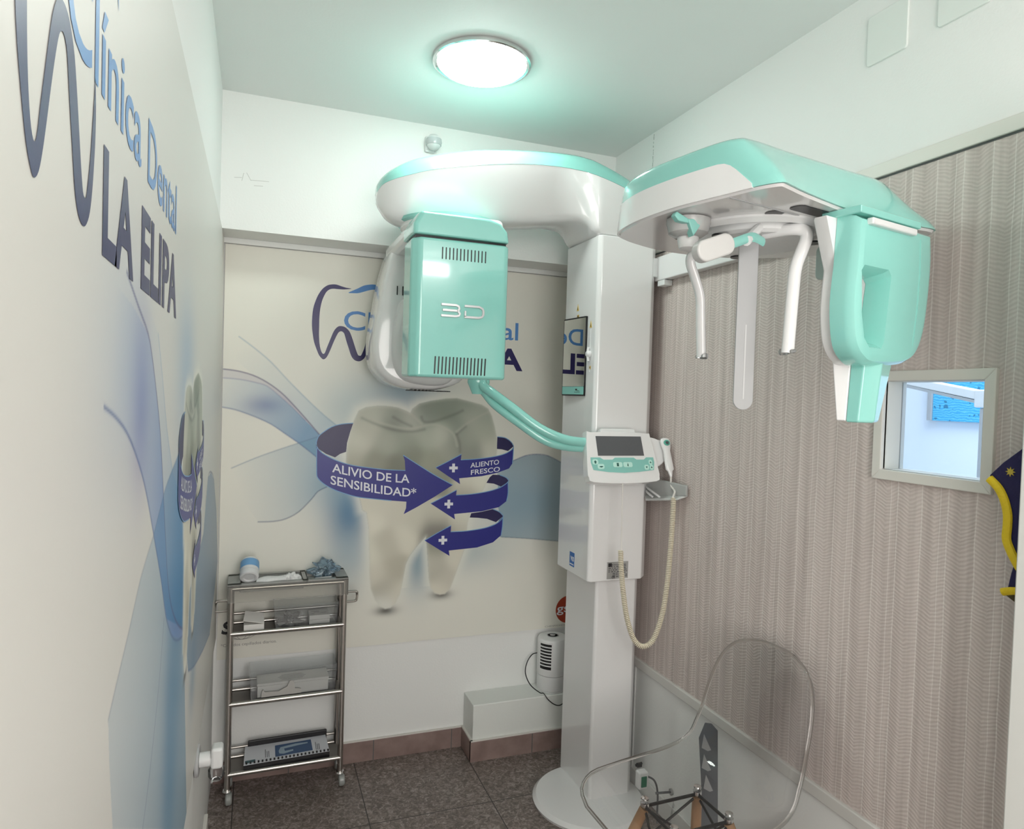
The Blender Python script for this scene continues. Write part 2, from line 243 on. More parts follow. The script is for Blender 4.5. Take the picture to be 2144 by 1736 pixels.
# floor
FL = mat('mottled_floor_tile', (.2, .18, .16), .35); t = NT(FL)
tc = t.n('TexCoord'); n1 = t.n('TexNoise'); n1.inputs['Scale'].default_value = 55; n1.inputs['Detail'].default_value = 6; n1.inputs['Roughness'].default_value = .75; n1.inputs['Distortion'].default_value = 1.2
t.l(tc.outputs['Object'], n1.inputs['Vector'])
n2 = t.n('TexNoise'); n2.inputs['Scale'].default_value = 6; t.l(tc.outputs['Object'], n2.inputs['Vector'])
c = t.ramp(n1.outputs[0], [(.36, (.085, .066, .058)), (.5, (.20, .162, .145)), (.66, (.46, .40, .37))])
c = t.mix(t.m('MULTIPLY', n2.outputs[0], .35), c, (.09, .072, .065))
sp = t.n('SeparateXYZ'); t.l(tc.outputs['Object'], sp.inputs[0])
gx = t.m('LESS_THAN', t.m('ABSOLUTE', t.m('SUBTRACT', t.m('FRACT', t.m('DIVIDE', t.m('ADD', sp.outputs[0], .03), .45)), .5)), .004)
gy = t.m('LESS_THAN', t.m('ABSOLUTE', t.m('SUBTRACT', t.m('FRACT', t.m('DIVIDE', t.m('ADD', sp.outputs[1], .12), .45)), .5)), .004)
c = t.mix(t.m('MAXIMUM', gx, gy), c, (.03, .026, .024)); t.l(c, t.b.inputs['Base Color'])
# skirting tile
SK = mat('brown_skirting_tile', (.2, .15, .13), .4); t = NT(SK)
tc = t.n('TexCoord'); n1 = t.n('TexNoise'); n1.inputs['Scale'].default_value = 14; n1.inputs['Detail'].default_value = 5; t.l(tc.outputs['Object'], n1.inputs['Vector'])
t.l(t.ramp(n1.outputs[0], [(.3, (.21, .145, .13)), (.7, (.31, .225, .205))]), t.b.inputs['Base Color'])
# star cloth
NAVYC = mat('navy_star_cloth', (.01, .012, .05), .7, bump=(180, .2)); t = NT(NAVYC)
tc = t.n('TexCoord'); vo = t.n('TexVoronoi'); vo.inputs['Scale'].default_value = 16; t.l(tc.outputs['Object'], vo.inputs['Vector'])
d = vo.outputs['Distance']
c = t.ramp(d, [(0, (.45, .55, .8)), (.07, (.06, .10, .35)), (.16, (.014, .013, .075)), (1, (.02, .014, .07))])
t.l(c, t.b.inputs['Base Color'])
# sea picture
SEA = mat('sea_print', (.1, .5, .8), .4); t = NT(SEA)
tc = t.n('TexCoord'); wv = t.n('TexWave'); wv.wave_type = 'BANDS'; wv.bands_direction = 'Z'; wv.inputs['Scale'].default_value = 26; wv.inputs['Distortion'].default_value = 9; wv.inputs['Detail'].default_value = 3
t.l(tc.outputs['Object'], wv.inputs['Vector'])
n1 = t.n('TexNoise'); n1.inputs['Scale'].default_value = 30; t.l(tc.outputs['Object'], n1.inputs['Vector'])
c = t.ramp(wv.outputs[0], [(0, (.05, .40, .72)), (.6, (.08, .48, .78)), (1, (.16, .60, .86))])
c = t.mix(t.m('MULTIPLY', t.m('GREATER_THAN', n1.outputs[0], .62), .8), c, (.02, .15, .3)); t.l(c, t.b.inputs['Base Color'])
PRINT = mat('poster_print', (.8, .8, .75), .42, bump=(60, .01)); t = NT(PRINT)
at = t.n('VertexColor'); at.layer_name = 'art'; t.l(at.outputs[0], t.b.inputs['Base Color'])
def edge_font(txt, bold=.0):
    cu = bpy.data.curves.new('lettering', 'FONT'); cu.body = txt; cu.size = 1; cu.offset = bold; cu.resolution_u = 4
    o = bpy.data.objects.new('lettering_src', cu); COL.objects.link(o)
    dg = bpy.context.evaluated_depsgraph_get(); dg.update()
    me = bpy.data.meshes.new_from_object(o.evaluated_get(dg))
    vs = np.array([v.co[:] for v in me.vertices]); fs = [tuple(p.vertices) for p in me.polygons]
    bpy.data.objects.remove(o); bpy.data.meshes.remove(me); bpy.data.curves.remove(cu)
    return vs, fs
def text(name, txt, fn, mat_, parent, w, h, bold=.0, cap=None):
    """lettering scaled to width w and height h (of the glyph bounds), mapped by fn(a,b) to the world"""
    vs, fs = edge_font(txt, bold)
    mn, mx = vs.min(0), vs.max(0)
    base = 0 if cap else mn[1]; hh = (cap or mx[1])-base if cap else (mx[1]-mn[1])
    if cap: hh = cap
    m = M(); m.add([fn((v[0]-mn[0])/(mx[0]-mn[0])*w, (v[1]-base)/hh*h) for v in vs], fs)
    return m.build(name, mat_, parent, smooth=False)
# ------------------------------------------------------------------ camera
yaw, pitch, roll, FPX = .3572, -.0249, .0317, 1429.13
fw = Vector((math.sin(yaw)*math.cos(pitch), math.cos(yaw)*math.cos(pitch), math.sin(pitch)))
rt = Vector((math.cos(yaw), -math.sin(yaw), 0)); up = rt.cross(fw)
r2 = rt*math.cos(roll)+up*math.sin(roll); u2 = -rt*math.sin(roll)+up*math.cos(roll)
cam = bpy.data.objects.new('camera', bpy.data.cameras.new('camera')); COL.objects.link(cam)
mw = Matrix.Identity(4)
for i in range(3): mw[i][0], mw[i][1], mw[i][2] = r2[i], u2[i], -fw[i]
mw.translation = Vector((.1281, -2.6085, 1.5)); cam.matrix_world = mw
cam.data.sensor_fit = 'HORIZONTAL'; cam.data.sensor_width = 36; cam.data.lens = 36*FPX/2144; cam.data.clip_start = .02
sc.camera = cam
# ------------------------------------------------------------------ room
W, H, ZL, YR = 1.538, 2.537, 2.06, .169
struct('floor', M().box(-.1, W+.12, -3.7, YR+.1, -.05, 0), FL)
struct('ceiling', M().box(-.15, W+.13, -3.7, .3, H, H+.05), CEILW)
wl = struct('wall_left', M().box(-.12, -.008, -3.7, YR+.1, 0, H), WALLW)
struct('wall_front', M().box(-.12, W+.12, -3.75, -3.68, 0, H), WALLW)
# back wall: lower part set back under an overhanging upper part
bw = M(); bw.box(-.12, W+.12, YR, YR+.1, 0, H); bw.box(-.12, W+.12, 0, YR+.02, ZL, H); o = struct('wall_back', bw, WALLW)
struct('trim_1', M().box(0, W, YR-.012, YR, ZL-.012, ZL-.001), SEAM)
struct('trim_2', M().box(0, W, YR-.022, YR-.013, ZL-.02, ZL-.0005), WALLW)
# faint scuffs on the upper back wall are real marks
sm = M()
for x0, z0, x1, z1 in ((.035, 2.24, .06, 2.243), (.06, 2.232, .066, 2.26), (.075, 2.262, .09, 2.236), (.09, 2.238, .15, 2.241), (.10, 2.22, .13, 2.222)):
    dx, dz = x1-x0, z1-z0; L = math.hypot(dx, dz); nx, nz_ = -dz/L*.0007, dx/L*.0007
    sm.add([(x0-nx, -.0006, z0-nz_), (x1-nx, -.0006, z1-nz_), (x1+nx, -.0006, z1+nz_), (x0+nx, -.0006, z0+nz_)], [(0, 1, 2, 3)])
sm.build('scuff_mark', mat('scuff_grey', (.5, .5, .48), .7), o, smooth=False)
# ledge box with skirting
XS, YS, ZS = .985, .032, .23
struct('trim_3', M().box(XS, W, YS, YR, 0, ZS), mat('ledge_paint', (.74, .76, .73), .6, bump=(70, .1)), bevel=.004)
bb = M(); bb.box(0, XS-.01, YR-.012, YR, 0, .082); bb.box(XS-.011, XS, YS-.011, YR, 0, .082); bb.box(XS-.011, W, YS-.012, YS, 0, .082)
ob = struct('baseboard_back', bb, SK)
gr = M()
for x in (.27, .60, .93): gr.box(x, x+.003, YR-.0125, YR-.012, 0, .082)
for x in (1.245, 1.52): gr.box(x, x+.003, YS-.0125, YS-.012, 0, .082)
gr.build('grout_line', SEAM, ob, smooth=False)
gt = M(); gt.box(0, XS-.01, YR-.010, YR, .082, .087); gt.box(XS-.009, XS, YS-.009, YR, .082, .087); gt.box(XS-.009, W, YS-.010, YS, .082, .087)
gt.build('top_seal', mat('seal_white', (.66, .64, .60), .6), ob, smooth=False)
struct('baseboard_left', M().box(-.008, .004, -3.6, -.2, 0, .10), TRIM, bevel=.002)
# right wall with the observation window
wy0, wy1, wz0, wz1 = -1.632, -1.392, 1.357, 1.567
rw = M()
rw.box(W, W+.06, -3.7, YR+.1, 0, wz0); rw.box(W, W+.06, -3.7, YR+.1, wz1, H)
rw.box(W, W+.06, -3.7, wy0, wz0, wz1); rw.box(W, W+.06, wy1, YR+.1, wz0, wz1)
o_rw = struct('wall_right', rw, WALLW)
ZT, ZTT = .505, 2.062
wp = M(); e = .004
wp.box(W-e, W, -3.6, YR, ZT, wz0); wp.box(W-e, W, -3.6, YR, wz1, ZTT); wp.box(W-e, W, -3.6, wy0, wz0, wz1); wp.box(W-e, W, wy1, YR, wz0, wz1)
wp.build('wallpaper', WP, o_rw, smooth=False)
cr = M()
random.seed(3)
for k in range(26):
    z = ZTT+.1+k*.0145; y = -.30+random.uniform(-.0015, .0015); cr.box(W-.001, W, y, y+random.uniform(.0015, .004), z, z+random.uniform(.006, .014))
cr.build('crack', mat('crack_grey', (.42, .44, .42), .8), o_rw, smooth=False)
struct('trim_4', M().box(W-.012, W, -3.6, 0, ZTT, ZTT+.032), TRIM, bevel=.002)
struct('trim_5', M().box(W-.006, W, -3.6, 0, ZTT-.004, ZTT-.0005), SEAM)
struct('trim_6', M().box(W-.014, W, -3.6, YR, ZT-.034, ZT), mat('trim_lower', (.66, .65, .62), .4), bevel=.003)
struct('trim_7', M().box(W-.006, W, -.315, -.295, 0.0, ZT-.036), mat('trim_joint', (.74, .75, .73), .5), bevel=.002)
struct('baseboard_right', M().box(W-.01, W, -3.6, 0, 0, .07), mat('trim_base_right', (.66, .66, .64), .5), bevel=.002)
# window frame (mitred look), glass
wf = M(); b = .024
fr_o = [(wy0-b, wz0-b), (wy1+b, wz0-b), (wy1+b, wz1+b), (wy0-b, wz1+b)]; fr_i = [(wy0, wz0), (wy1, wz0), (wy1, wz1), (wy0, wz1)]
for i in range(4):
    j = (i+1) % 4; q = [fr_o[i], fr_o[j], fr_i[j], fr_i[i]]
    wf.prism(q, 'x', W-.014, W+.002)
jb = M(); jb.box(W, W+.06, wy0-.004, wy0+.001, wz0, wz1).box(W, W+.06, wy1-.001, wy1+.004, wz0, wz1).box(W, W+.06, wy0, wy1, wz0-.004, wz0+.001).box(W, W+.06, wy0, wy1, wz1-.001, wz1+.004)
we = struct('window_1', wf, TRIM, bevel=.002)
jb.build('window_jamb', mat('jamb_white', (.74, .75, .70), .45), we)
M().box(W+.045, W+.049, wy0+.001, wy1-.001, wz0+.001, wz1-.001).build('window_pane', clear('window_glass', (.985, .99, .99), 0, 0, edge=.2, gloss=.6), we, smooth=False)
# adjoining bright room
AR = mat('adjoining_wall_paint', (.80, .86, .93), .6)
ar = M(); ar.box(3.3, 3.35, -3.2, 1.2, .4, 2.6).box(W+.061, 3.35, 1.15, 1.2, .4, 2.6).box(W+.061, 3.35, -3.25, -3.2, .4, 2.6).box(W+.061, 3.35, -3.2, 1.2, .35, .4).box(W+.061, 3.35, -3.2, 1.2, 2.6, 2.65)
struct('wall_adjoining', ar, AR)
def onx(px, py, X):
    d = fw + r2*((px-1072)/FPX) - u2*((py-868)/FPX); s = (X-.1281)/d.x
    return Vector((.1281, -2.6085, 1.5)) + d*s
pic = empty('sea_picture', (3.29, -.2, 1.55), 'bright blue photograph of the sea hanging in the next room beyond the small window', 'picture')
M().box(3.27, 3.295, -.62, -.16, 1.452, 1.80).build('canvas', SEA, pic, bevel=.002)
M().box(3.262, 3.297, -.16, -.135, 1.452, 1.80).build('canvas_edge', GREYP, pic, bevel=.002)
lp = empty('swing_arm', (2.3, -1.1, 1.3), 'white slanted swing arm on a grey post in the next room, seen through the window', 'arm')
m = M(); q = [(-.80, 1.622), (-1.105, 1.565), (-1.105, 1.535), (-.80, 1.595)]; m.prism(q, 'x', 2.28, 2.33); m.build('arm_bar', WHITE2, lp, bevel=.004)
m = M(); q = [(-.805, 1.594), (-1.10, 1.534), (-1.10, 1.524), (-.805, 1.584)]; m.prism(q, 'x', 2.282, 2.328); m.build('arm_underside', GREYP, lp)
M().box(2.275, 2.335, -1.13, -1.075, 1.515, 1.572).build('joint_cap', WHITE2, lp, bevel=.006)
M().box(2.29, 2.32, -1.125, -1.085, .41, 1.514).build('post', GREYP, lp, bevel=.004)
# door jamb, nearer than the apron
struct('door_1', M().box(1.402, W-.001, -1.84, -1.79, 0, 2.05), mat('door_frame_white', (.76, .76, .73), .4), bevel=.003)
# wall access covers
for (y0, y1, z0, z1) in ((-1.405, -1.293, 2.349, 2.47), (-1.60, -1.482, 2.354, 2.475)):
    m = M(); m.prism(rrect(y0, y1, z0, z1, .008), 'x', W-.006, W)
    c = m.build('wall_cover', mat('cover_paint', (.76, .80, .77), .5), None, bevel=.001)
    tag(c, 'pale square access cover high on the right wall, '+('nearer the corner' if y1 > -1.4 else 'nearer the photo edge'), 'cover', 'square access covers high on the right wall')
# ------------------------------------------------------------------ posters
def inside(px, py, poly):
    r = np.zeros(px.shape, bool); n = len(poly); j = n-1
    for i in range(n):
        xi, yi = poly[i][0], poly[i][1]; xj, yj = poly[j][0], poly[j][1]
        if yi != yj:
            r ^= ((yi > py) != (yj > py)) & (px < (xj-xi)*(py-yi)/(yj-yi)+xi)
        j = i
    return r
def pdist(px, py, line):
    d = np.full(px.shape, 1e9)
    for (ax, ay), (bx, by) in zip(line[:-1], line[1:]):
        vx, vy = bx-ax, by-ay; L = vx*vx+vy*vy+1e-9
        t_ = np.clip(((px-ax)*vx+(py-ay)*vy)/L, 0, 1)
        d = np.minimum(d, np.hypot(px-ax-t_*vx, py-ay-t_*vy))
    return d
def smo(line, k=3): return [(p.x, p.y) for p in catmull([Vector((a[0], a[1], 0)) for a in line], k)]
L3 = lambda a: np.array(s2l(a))
def art_colors(px, py, paper, waves, lines, glows, tooth_map):
    """printed artwork of a poster: px,py in mm on the sheet; returns linear rgb (n,3)"""
    c = np.tile(np.array(paper), (len(px), 1))
    def over(col, a): 
        nonlocal c
        c = c*(1-a[:, None]) + np.array(col)[None, :]*a[:, None]
    for (u, v, sx, sy, rgb, a) in glows:
        over(L3(rgb), a*np.exp(-.5*(((px-u)/sx)**2+((py-v)/sy)**2)))
    for poly, rgb, a0, a1, p0, p1 in waves:
        ins = inside(px, py, poly)
        vx, vy = p1[0]-p0[0], p1[1]-p0[1]; t_ = np.clip(((px-p0[0])*vx+(py-p0[1])*vy)/(vx*vx+vy*vy), 0, 1)
        over(L3(rgb), ins*(a0+(a1-a0)*t_))
    for ln_, rgb, a in lines:
        d = pdist(px, py, smo(ln_)); over(L3(rgb), a*np.exp(-(d/2.6)**2))
    # tooth
    tx, ty = tooth_map(px, py)
    T = ART['tooth']; sel = (tx > 250) & (tx < 1180) & (ty > 560) & (ty < 1560)
    sx_, sy_ = tx[sel], ty[sel]
    ins = inside(sx_, sy_, T); dd = pdist(sx_, sy_, [tuple(p) for p in T]+[tuple(T[0])])
    cc = c[sel]
    halo = np.where(ins, 0, .75*np.exp(-(dd/26)**2)) * np.where(sy_ > 700, 1, .35)
    cc = cc*(1-halo[:, None]) + np.array([.80, .80, .72])*halo[:, None]
    # contact shade printed beneath the root tips
    for (u, v) in ((637, 612), (868, 662)):
        a = .85*np.exp(-.5*(((sx_-u)/30)**2+((sy_-v)/13)**2)); cc = cc*(1-a[:, None]) + np.array([.05, .045, .04])*a[:, None]
    P = np.array(ART['tooth_rgb'], float)
    loc = np.interp(P[:, 1], [550, 900, 1200, 1500], [158, 175, 190, 200])
    lin = ((P[:, 2:5]/255)**2.2)/((loc/255)**2.2)[:, None]*.80
    lin = np.clip(lin*1.22+.05, 0, .8)
    q = np.exp(-(((sx_[:, None]-P[None, :, 0])**2+(sy_[:, None]-P[None, :, 1])**2)/(2*30.0**2)))+1e-12/(1+((sx_[:, None]-P[None, :, 0])**2+(sy_[:, None]-P[None, :, 1])**2))
    tc_ = (q@lin)/q.sum(1)[:, None]
    for l in ART['crease_dark']:
        d = pdist(sx_, sy_, smo(l)); a = .38*np.exp(-(d/7.0)**2); tc_ = tc_*(1-a[:, None]) + np.array([.10, .115, .095])*a[:, None]
    for l in ART['crease_light']:
        d = pdist(sx_, sy_, smo(l)); a = .45*np.exp(-(d/6.0)**2); tc_ = tc_*(1-a[:, None]) + np.array([.52, .52, .44])*a[:, None]
    rim = .35*np.exp(-(dd/9)**2); tc_ = tc_*(1-rim[:, None]) + np.array([.66, .66, .58])*rim[:, None]
    am = 1/(1+np.exp(np.where(ins, -dd, dd)/1.2))
    cc = cc*(1-am[:, None]) + tc_*am[:, None]
    c[sel] = cc
    return np.clip(c, 0, 1)
def poster(name, label, u0, u1, v0, v1, step, to_world, board, paper, waves, lines, glows, tmap, origin):
    root = empty(name, origin, label, 'poster')
    nu, nv = int((u1-u0)/step)+1, int((v1-v0)/step)+1
    U, V = np.meshgrid(np.linspace(u0, u1, nu), np.linspace(v0, v1, nv)); U = U.ravel(); V = V.ravel()
    colr = art_colors(U*1000, V*1000, paper, waves, lines, glows, tmap)
    co = to_world(U, V, .0) - np.array(origin)
    i = np.arange(nu*nv).reshape(nv, nu); f = np.stack([i[:-1, :-1], i[:-1, 1:], i[1:, 1:], i[1:, :-1]], -1).reshape(-1, 4)
    me = bpy.data.meshes.new('print'); me.vertices.add(nu*nv); me.vertices.foreach_set('co', co.ravel())
    me.loops.add(f.size); me.loops.foreach_set('vertex_index', f.ravel()); me.polygons.add(len(f))
    me.polygons.foreach_set('loop_start', np.arange(0, f.size, 4)); me.polygons.foreach_set('loop_total', np.full(len(f), 4)); me.update(calc_edges=True)
    ca = me.color_attributes.new('art', 'FLOAT_COLOR', 'POINT')
    ca.data.foreach_set('color', np.concatenate([colr, np.ones((len(colr), 1))], 1).ravel().astype(np.float32))
    me.materials.append(PRINT); o = bpy.data.objects.new('print', me); COL.objects.link(o); o.parent = root
    ORG[o.name] = Vector(origin)
    board.build('board', PAPER, root, smooth=False)
    return root
def flat(name, pts, mat_, parent, w, smooth_k=0, closed=True):
    """flat printed shape: triangulated polygon; pts in mm on the sheet, w(u,v)->world (u,v in m)"""
    if smooth_k: pts = [(p.x, p.y) for p in catmull([Vector((a[0], a[1], 0)) for a in pts], smooth_k, True)]
    from mathutils.geometry import tessellate_polygon
    tri = tessellate_polygon([[Vector((a[0], a[1], 0)) for a in pts]])
    m = M(); m.add([w(a[0]/1000, a[1]/1000) for a in pts], [tuple(t_) for t_ in tri]); return m.build(name, mat_, parent, smooth=False)
def stroke(name, lines, hw, mat_, parent, w):
    m = M()
    for l in lines:
        P = smo(l, 4); n = len(P)
        vs = []
        for i, (x, y) in enumerate(P):
            a, b = P[max(i-1, 0)], P[min(i+1, n-1)]; dx, dy = b[0]-a[0], b[1]-a[1]; L = math.hypot(dx, dy) or 1
            vs += [w((x-dy/L*hw)/1000, (y+dx/L*hw)/1000), w((x+dy/L*hw)/1000, (y-dx/L*hw)/1000)]
        m.add(vs, [(2*i, 2*i+1, 2*i+3, 2*i+2) for i in range(n-1)])
    return m.build(name, mat_, parent, smooth=False)
PAPERC = (.80, .79, .715)
def tooth_prints(root, w1_, w2_, w3_):
    """the curved arrows and their lettering; w*(u,v) map artwork metres to the world at three small offsets"""
    for nm, inner, txt in (('arrow_big', 'arrow_big_in', None), ('arrow1', 'arrow1_in', None), ('arrow2', 'arrow2_in', None), ('arrow3', 'arrow3_in', None)):
        a = flat('arrow', ART[nm], ARROWM, root, w2_); flat('arrow_tail', ART[inner], NAVY2, a, w1_)
        if nm == 'arrow_big':
            cx = [405, 1000]
            def fn1(s, t_): u = .410+s; k = min(1, s/.31); return w3_(u, 1.136+.048*(1-k)**1.6+t_*1.0-.0)
            def fn2(s, t_): u = .405+s; k = min(1, s/.34); return w3_(u, 1.078+.058*(1-k)**1.5+t_)
            text('lettering', 'ALIVIO DE LA', fn1, PRINTW, a, .31, .036, .012, cap=.73)
            text('lettering', 'SENSIBILIDAD*', fn2, PRINTW, a, .345, .036, .012, cap=.73)
        if nm == 'arrow1':
            text('lettering', 'ALIENTO', lambda s, t_: w3_(.980+s, 1.196+.015*(s/.13)+t_), PRINTW, a, .128, .0215, .012, cap=.73)
            text('lettering', 'FRESCO', lambda s, t_: w3_(.983+s, 1.166+.014*(s/.13)+t_), PRINTW, a, .130, .0215, .012, cap=.73)
        if nm != 'arrow_big':
            u, v = {'arrow1': (.906, 1.196), 'arrow2': (.890, 1.044), 'arrow3': (.869, .892)}[nm]
            m = M(); s, h = .0185, .006
            m.add([w3_(u+a_*1.0, v+b_) for a_, b_ in ((-s, -h), (-h, -h), (-h, -s), (h, -s), (h, -h), (s, -h), (s, h), (h, h), (h, s), (-h, s), (-h, h), (-s, h))], [(0,1,10,11),(1,4,7,10),(1,2,3,4),(4,5,6,7),(7,8,9,10)])
            m.build('plus_sign', PRINTW, a, smooth=False)
    stroke('arrow_highlight', ART['edge'], 1.6, PRINTE, root, w3_)
def logo_prints(root, w_):
    flat('tooth_outline', ART['logo_dark'], NAVY, root, w_, 3); flat('tooth_swoosh', ART['logo_blue'], BLUE, root, w_, 3)
    text('lettering', 'Cl\u00ednica', lambda s, t_: w_(.441+s, 1.748+t_), BLUE, root, .352, .078, .010, cap=.73)
    text('lettering', 'Dental', lambda s, t_: w_(.847+s, 1.748+t_), BLUE, root, .331, .078, .010, cap=.73)
    text('lettering', 'LA', lambda s, t_: w_(.578+s, 1.619+t_), NAVY, root, .172, .093, .03, cap=.73)
    text('lettering', 'ELIPA', lambda s, t_: w_(.806+s, 1.619+t_), NAVY, root, .397, .093, .03, cap=.73)
# back poster
yb = YR-.009
bwld = lambda U, V, d: np.stack([U, np.full_like(U, yb-d), V], -1)
pb = poster('wall_poster', 'large dental poster with a giant molar and blue arrows on the recessed back wall', .004, W-.002, .474, ZL-.022, .0023, bwld,
            M().box(.004, W-.002, yb+.0005, YR, .474, ZL-.022), PAPERC, ART['waves_b'], ART['lines_b'], ART['glow_b'], lambda a, b_: (a, b_), (.77, yb, .474))
wb = lambda d: (lambda u, v: (u, yb-d, v))
logo_prints(pb, wb(.0006)); tooth_prints(pb, wb(.0006), wb(.001), wb(.0014))
S_ = text('lettering', 'S', lambda s, t_: (.017+s+t_*.2, yb-.0008, .572+t_), PRINTK, pb, .034, .048, .03, cap=.73)
text('lettering', '*Con dos cepillados diarios.', lambda s, t_: (.017+s, yb-.0008, .522+t_), PRINTG, pb, .20, .012, 0, cap=.73)
el = [[(90+60*math.cos(a)*k, 580+34*math.sin(a)) for a in [2*PI*i/24 for i in range(25)]] for k in (1, .7, .35)]
stroke('globe_emblem', el, .7, PRINTG, pb, wb(.0008))
gs = M().lathe((1.462, yb-.0009, .553), [(.062, 0), (.062, .0004)], 40, 'y').build('round_emblem', RED, pb, smooth=False)
text('lettering', 'gsk', lambda s, t_: (1.405+s, yb-.0018, .542+t_), PRINTW, gs, .10, .030, .01, cap=.56)
text('lettering', 'CHESP/CHOZ/0037/14', lambda s, t_: (1.35+s, yb-.0008, .462+.018+t_), PRINTG, pb, .17, .007, 0, cap=.73)
# left poster, same artwork family on a wider sheet
lwld = lambda U, V, d: np.stack([np.full_like(U, 0+d), U, V], -1)
TS, TY0 = .725, -1.081
def tmap(a, b_): return ((a+1081)/(TS*1000)*1000+637, (b_-913)/(.712*1000)*1000+619)
pl = poster('wall_poster', 'very wide dental poster covering the left wall beside the camera', -2.30, YR-.013, .56, 2.058, .0022, lwld,
            M().box(-.0075, -.0005, -3.45, YR-.012, .56, 2.058), (.68, .675, .64), ART['waves_l'], ART['lines_l'], ART['glow_l'], tmap, (0, -1.4, .56))
def wl_t(d): return lambda u, v: (d, TY0+TS*(u-.637), .913+.712*(v-.619))
def wl_l(d): return lambda u, v: (d, -2.455+.9045*u, v-.004)
logo_prints(pl, wl_l(.0006)); tooth_prints(pl, wl_t(.0006), wl_t(.001), wl_t(.0014))
# ------------------------------------------------------------------ ceiling lamp, motion sensor
lam = empty('ceiling_lamp', (.757, -.56, H), 'round glowing flush lamp on the ceiling', 'lamp')
M().lathe((.757, -.56, 0), [(.135, H), (.152, H), (.152, H-.012), (.146, H-.014), (.135, H-.010)], 64).build('rim', CHROME, lam)
M().lathe((.757, -.56, 0), [(.138, H-.002), (.138, H-.012), (.125, H-.024), (.095, H-.033), (.05, H-.038), (.004, H-.040)], 64).build('diffuser', emis('lamp_glow', (.93, 1.0, .955), 33), lam)
ms = empty('motion_sensor', (.734, 0, 2.469), 'small white dome motion sensor high on the back wall', 'sensor')
M().box(.708, .748, -.014, 0, 2.43, 2.49).build('mount', WHITE2, ms, bevel=.006)
m = M(); m.lathe((.737, -.03, 2.463), [(.004, .030), (.016, .026), (.026, .014), (.029, 0), (.026, -.014), (.016, -.026), (.004, -.030)], 28, 'z'); m.build('housing', WHITE2, ms)
m = M(); m.lathe((.737, -.031, 2.463), [(.0285, .012), (.0305, 0), (.0285, -.012)], 28, 'z'); m.build('lens', mat('sensor_lens', (.5, .52, .53), .25), ms)
# ------------------------------------------------------------------ panoramic x-ray machine
X0 = Vector((1.37, -.29, 0))
mc = empty('dental_xray_machine', X0, 'tall white and mint panoramic dental x-ray machine with overhead arm and side head unit', 'x-ray machine')
# base
m = M(); m.lathe((1.33, -.36, 0), [(.215, 0), (.218, .010), (.205, .022), (.15, .028), (.02, .03)], 64)
m.xf(lambda p: Vector((1.33+(p.x-1.33)*(1.0 if p.x < 1.33 else .92), p.y, p.z))).build('base_plate', WHITE, mc)
m = M(); m.prism([(1.30, -.15), (1.30, -.395), (1.308, -.403), (1.462, -.403), (1.482, -.385), (1.482, -.15)], 'z', .02, .87)
lowc = m.build('lower_column', WHITE, mc, bevel=.004)
pc = [(1.25, -.165), (1.25, -.424), (1.262, -.434), (1.468, -.434), (1.498, -.405), (1.498, -.165)]
m = M(); m.prism(pc, 'z', .845, 2.088); col = m.build('column_sleeve', WHITE, mc, bevel=.005)
# overhead arm
st = [(.484,.025,2.13,2.165,2.19),(.497,.065,2.105,2.18,2.215),(.525,.10,2.075,2.19,2.24),(.575,.125,2.058,2.205,2.268),(.65,.139,2.066,2.228,2.294),(.80,.143,2.083,2.262,2.333),(.95,.143,2.094,2.288,2.356),(1.08,.141,2.112,2.299,2.370),(1.17,.14,2.128,2.298,2.374),(1.215,.139,2.118,2.294,2.371),(1.25,.138,2.089,2.288,2.366),(1.32,.135,2.086,2.272,2.345),(1.40,.125,2.086,2.25,2.315),(1.46,.10,2.086,2.23,2.285),(1.50,.07,2.086,2.215,2.26)]
ks = []
for i in range(5):
    ks.append([p.x if i == 0 else p.x for p in []])
def interp(st, k=4):
    out = []
    n = len(st)
    for i in range(n-1):
        for t_ in range(k):
            u = t_/k; g = lambda j: np.array(st[max(0, min(n-1, j))]); a, b_, c_, d_ = g(i-1), g(i), g(i+1), g(i+2)
            out.append(.5*((2*b_)+(c_-a)*u+(2*a-5*b_+4*c_-d_)*u*u+(3*b_-a-3*c_+d_)*u**3))
    out.append(np.array(st[-1])); return out
yc = -.293; R1, R2 = [], []
for x, hw, zb, zs, zt in interp(st):
    e1 = min(.03, hw*.4)
    tp_ = min(.072, hw*.52)*(1-min(1, max(0, (x-1.10)/.15))); zb += .015*(tp_/.072)
    R1.append([(x, yc-hw, zs), (x, yc-hw+tp_*.8, zb+.024), (x, yc-hw+tp_+.006, zb+.008), (x, yc-hw+tp_+e1*.7, zb), (x, yc+hw-tp_-e1*.7, zb), (x, yc+hw-tp_-.006, zb+.008), (x, yc+hw-tp_*.8, zb+.024), (x, yc+hw, zs)])
    dz = zt-zs; i1 = min(.055, hw*.5)
    R2.append([(x, yc-hw-.001, zs+.0005), (x, yc-hw+.006, zs+dz*.35), (x, yc-hw+i1*.4, zs+dz*.7), (x, yc-hw+i1, zt-.004), (x, yc-hw+i1*1.6, zt), (x, yc+hw-i1*1.6, zt), (x, yc+hw-i1, zt-.004), (x, yc+hw-i1*.4, zs+dz*.7), (x, yc+hw-.006, zs+dz*.35), (x, yc+hw+.001, zs+.0005)])
M().loft(R1).build('overhead_arm', WHITE, mc, ang=40)
M().loft(R2).build('arm_cover', MINT, mc, ang=60)
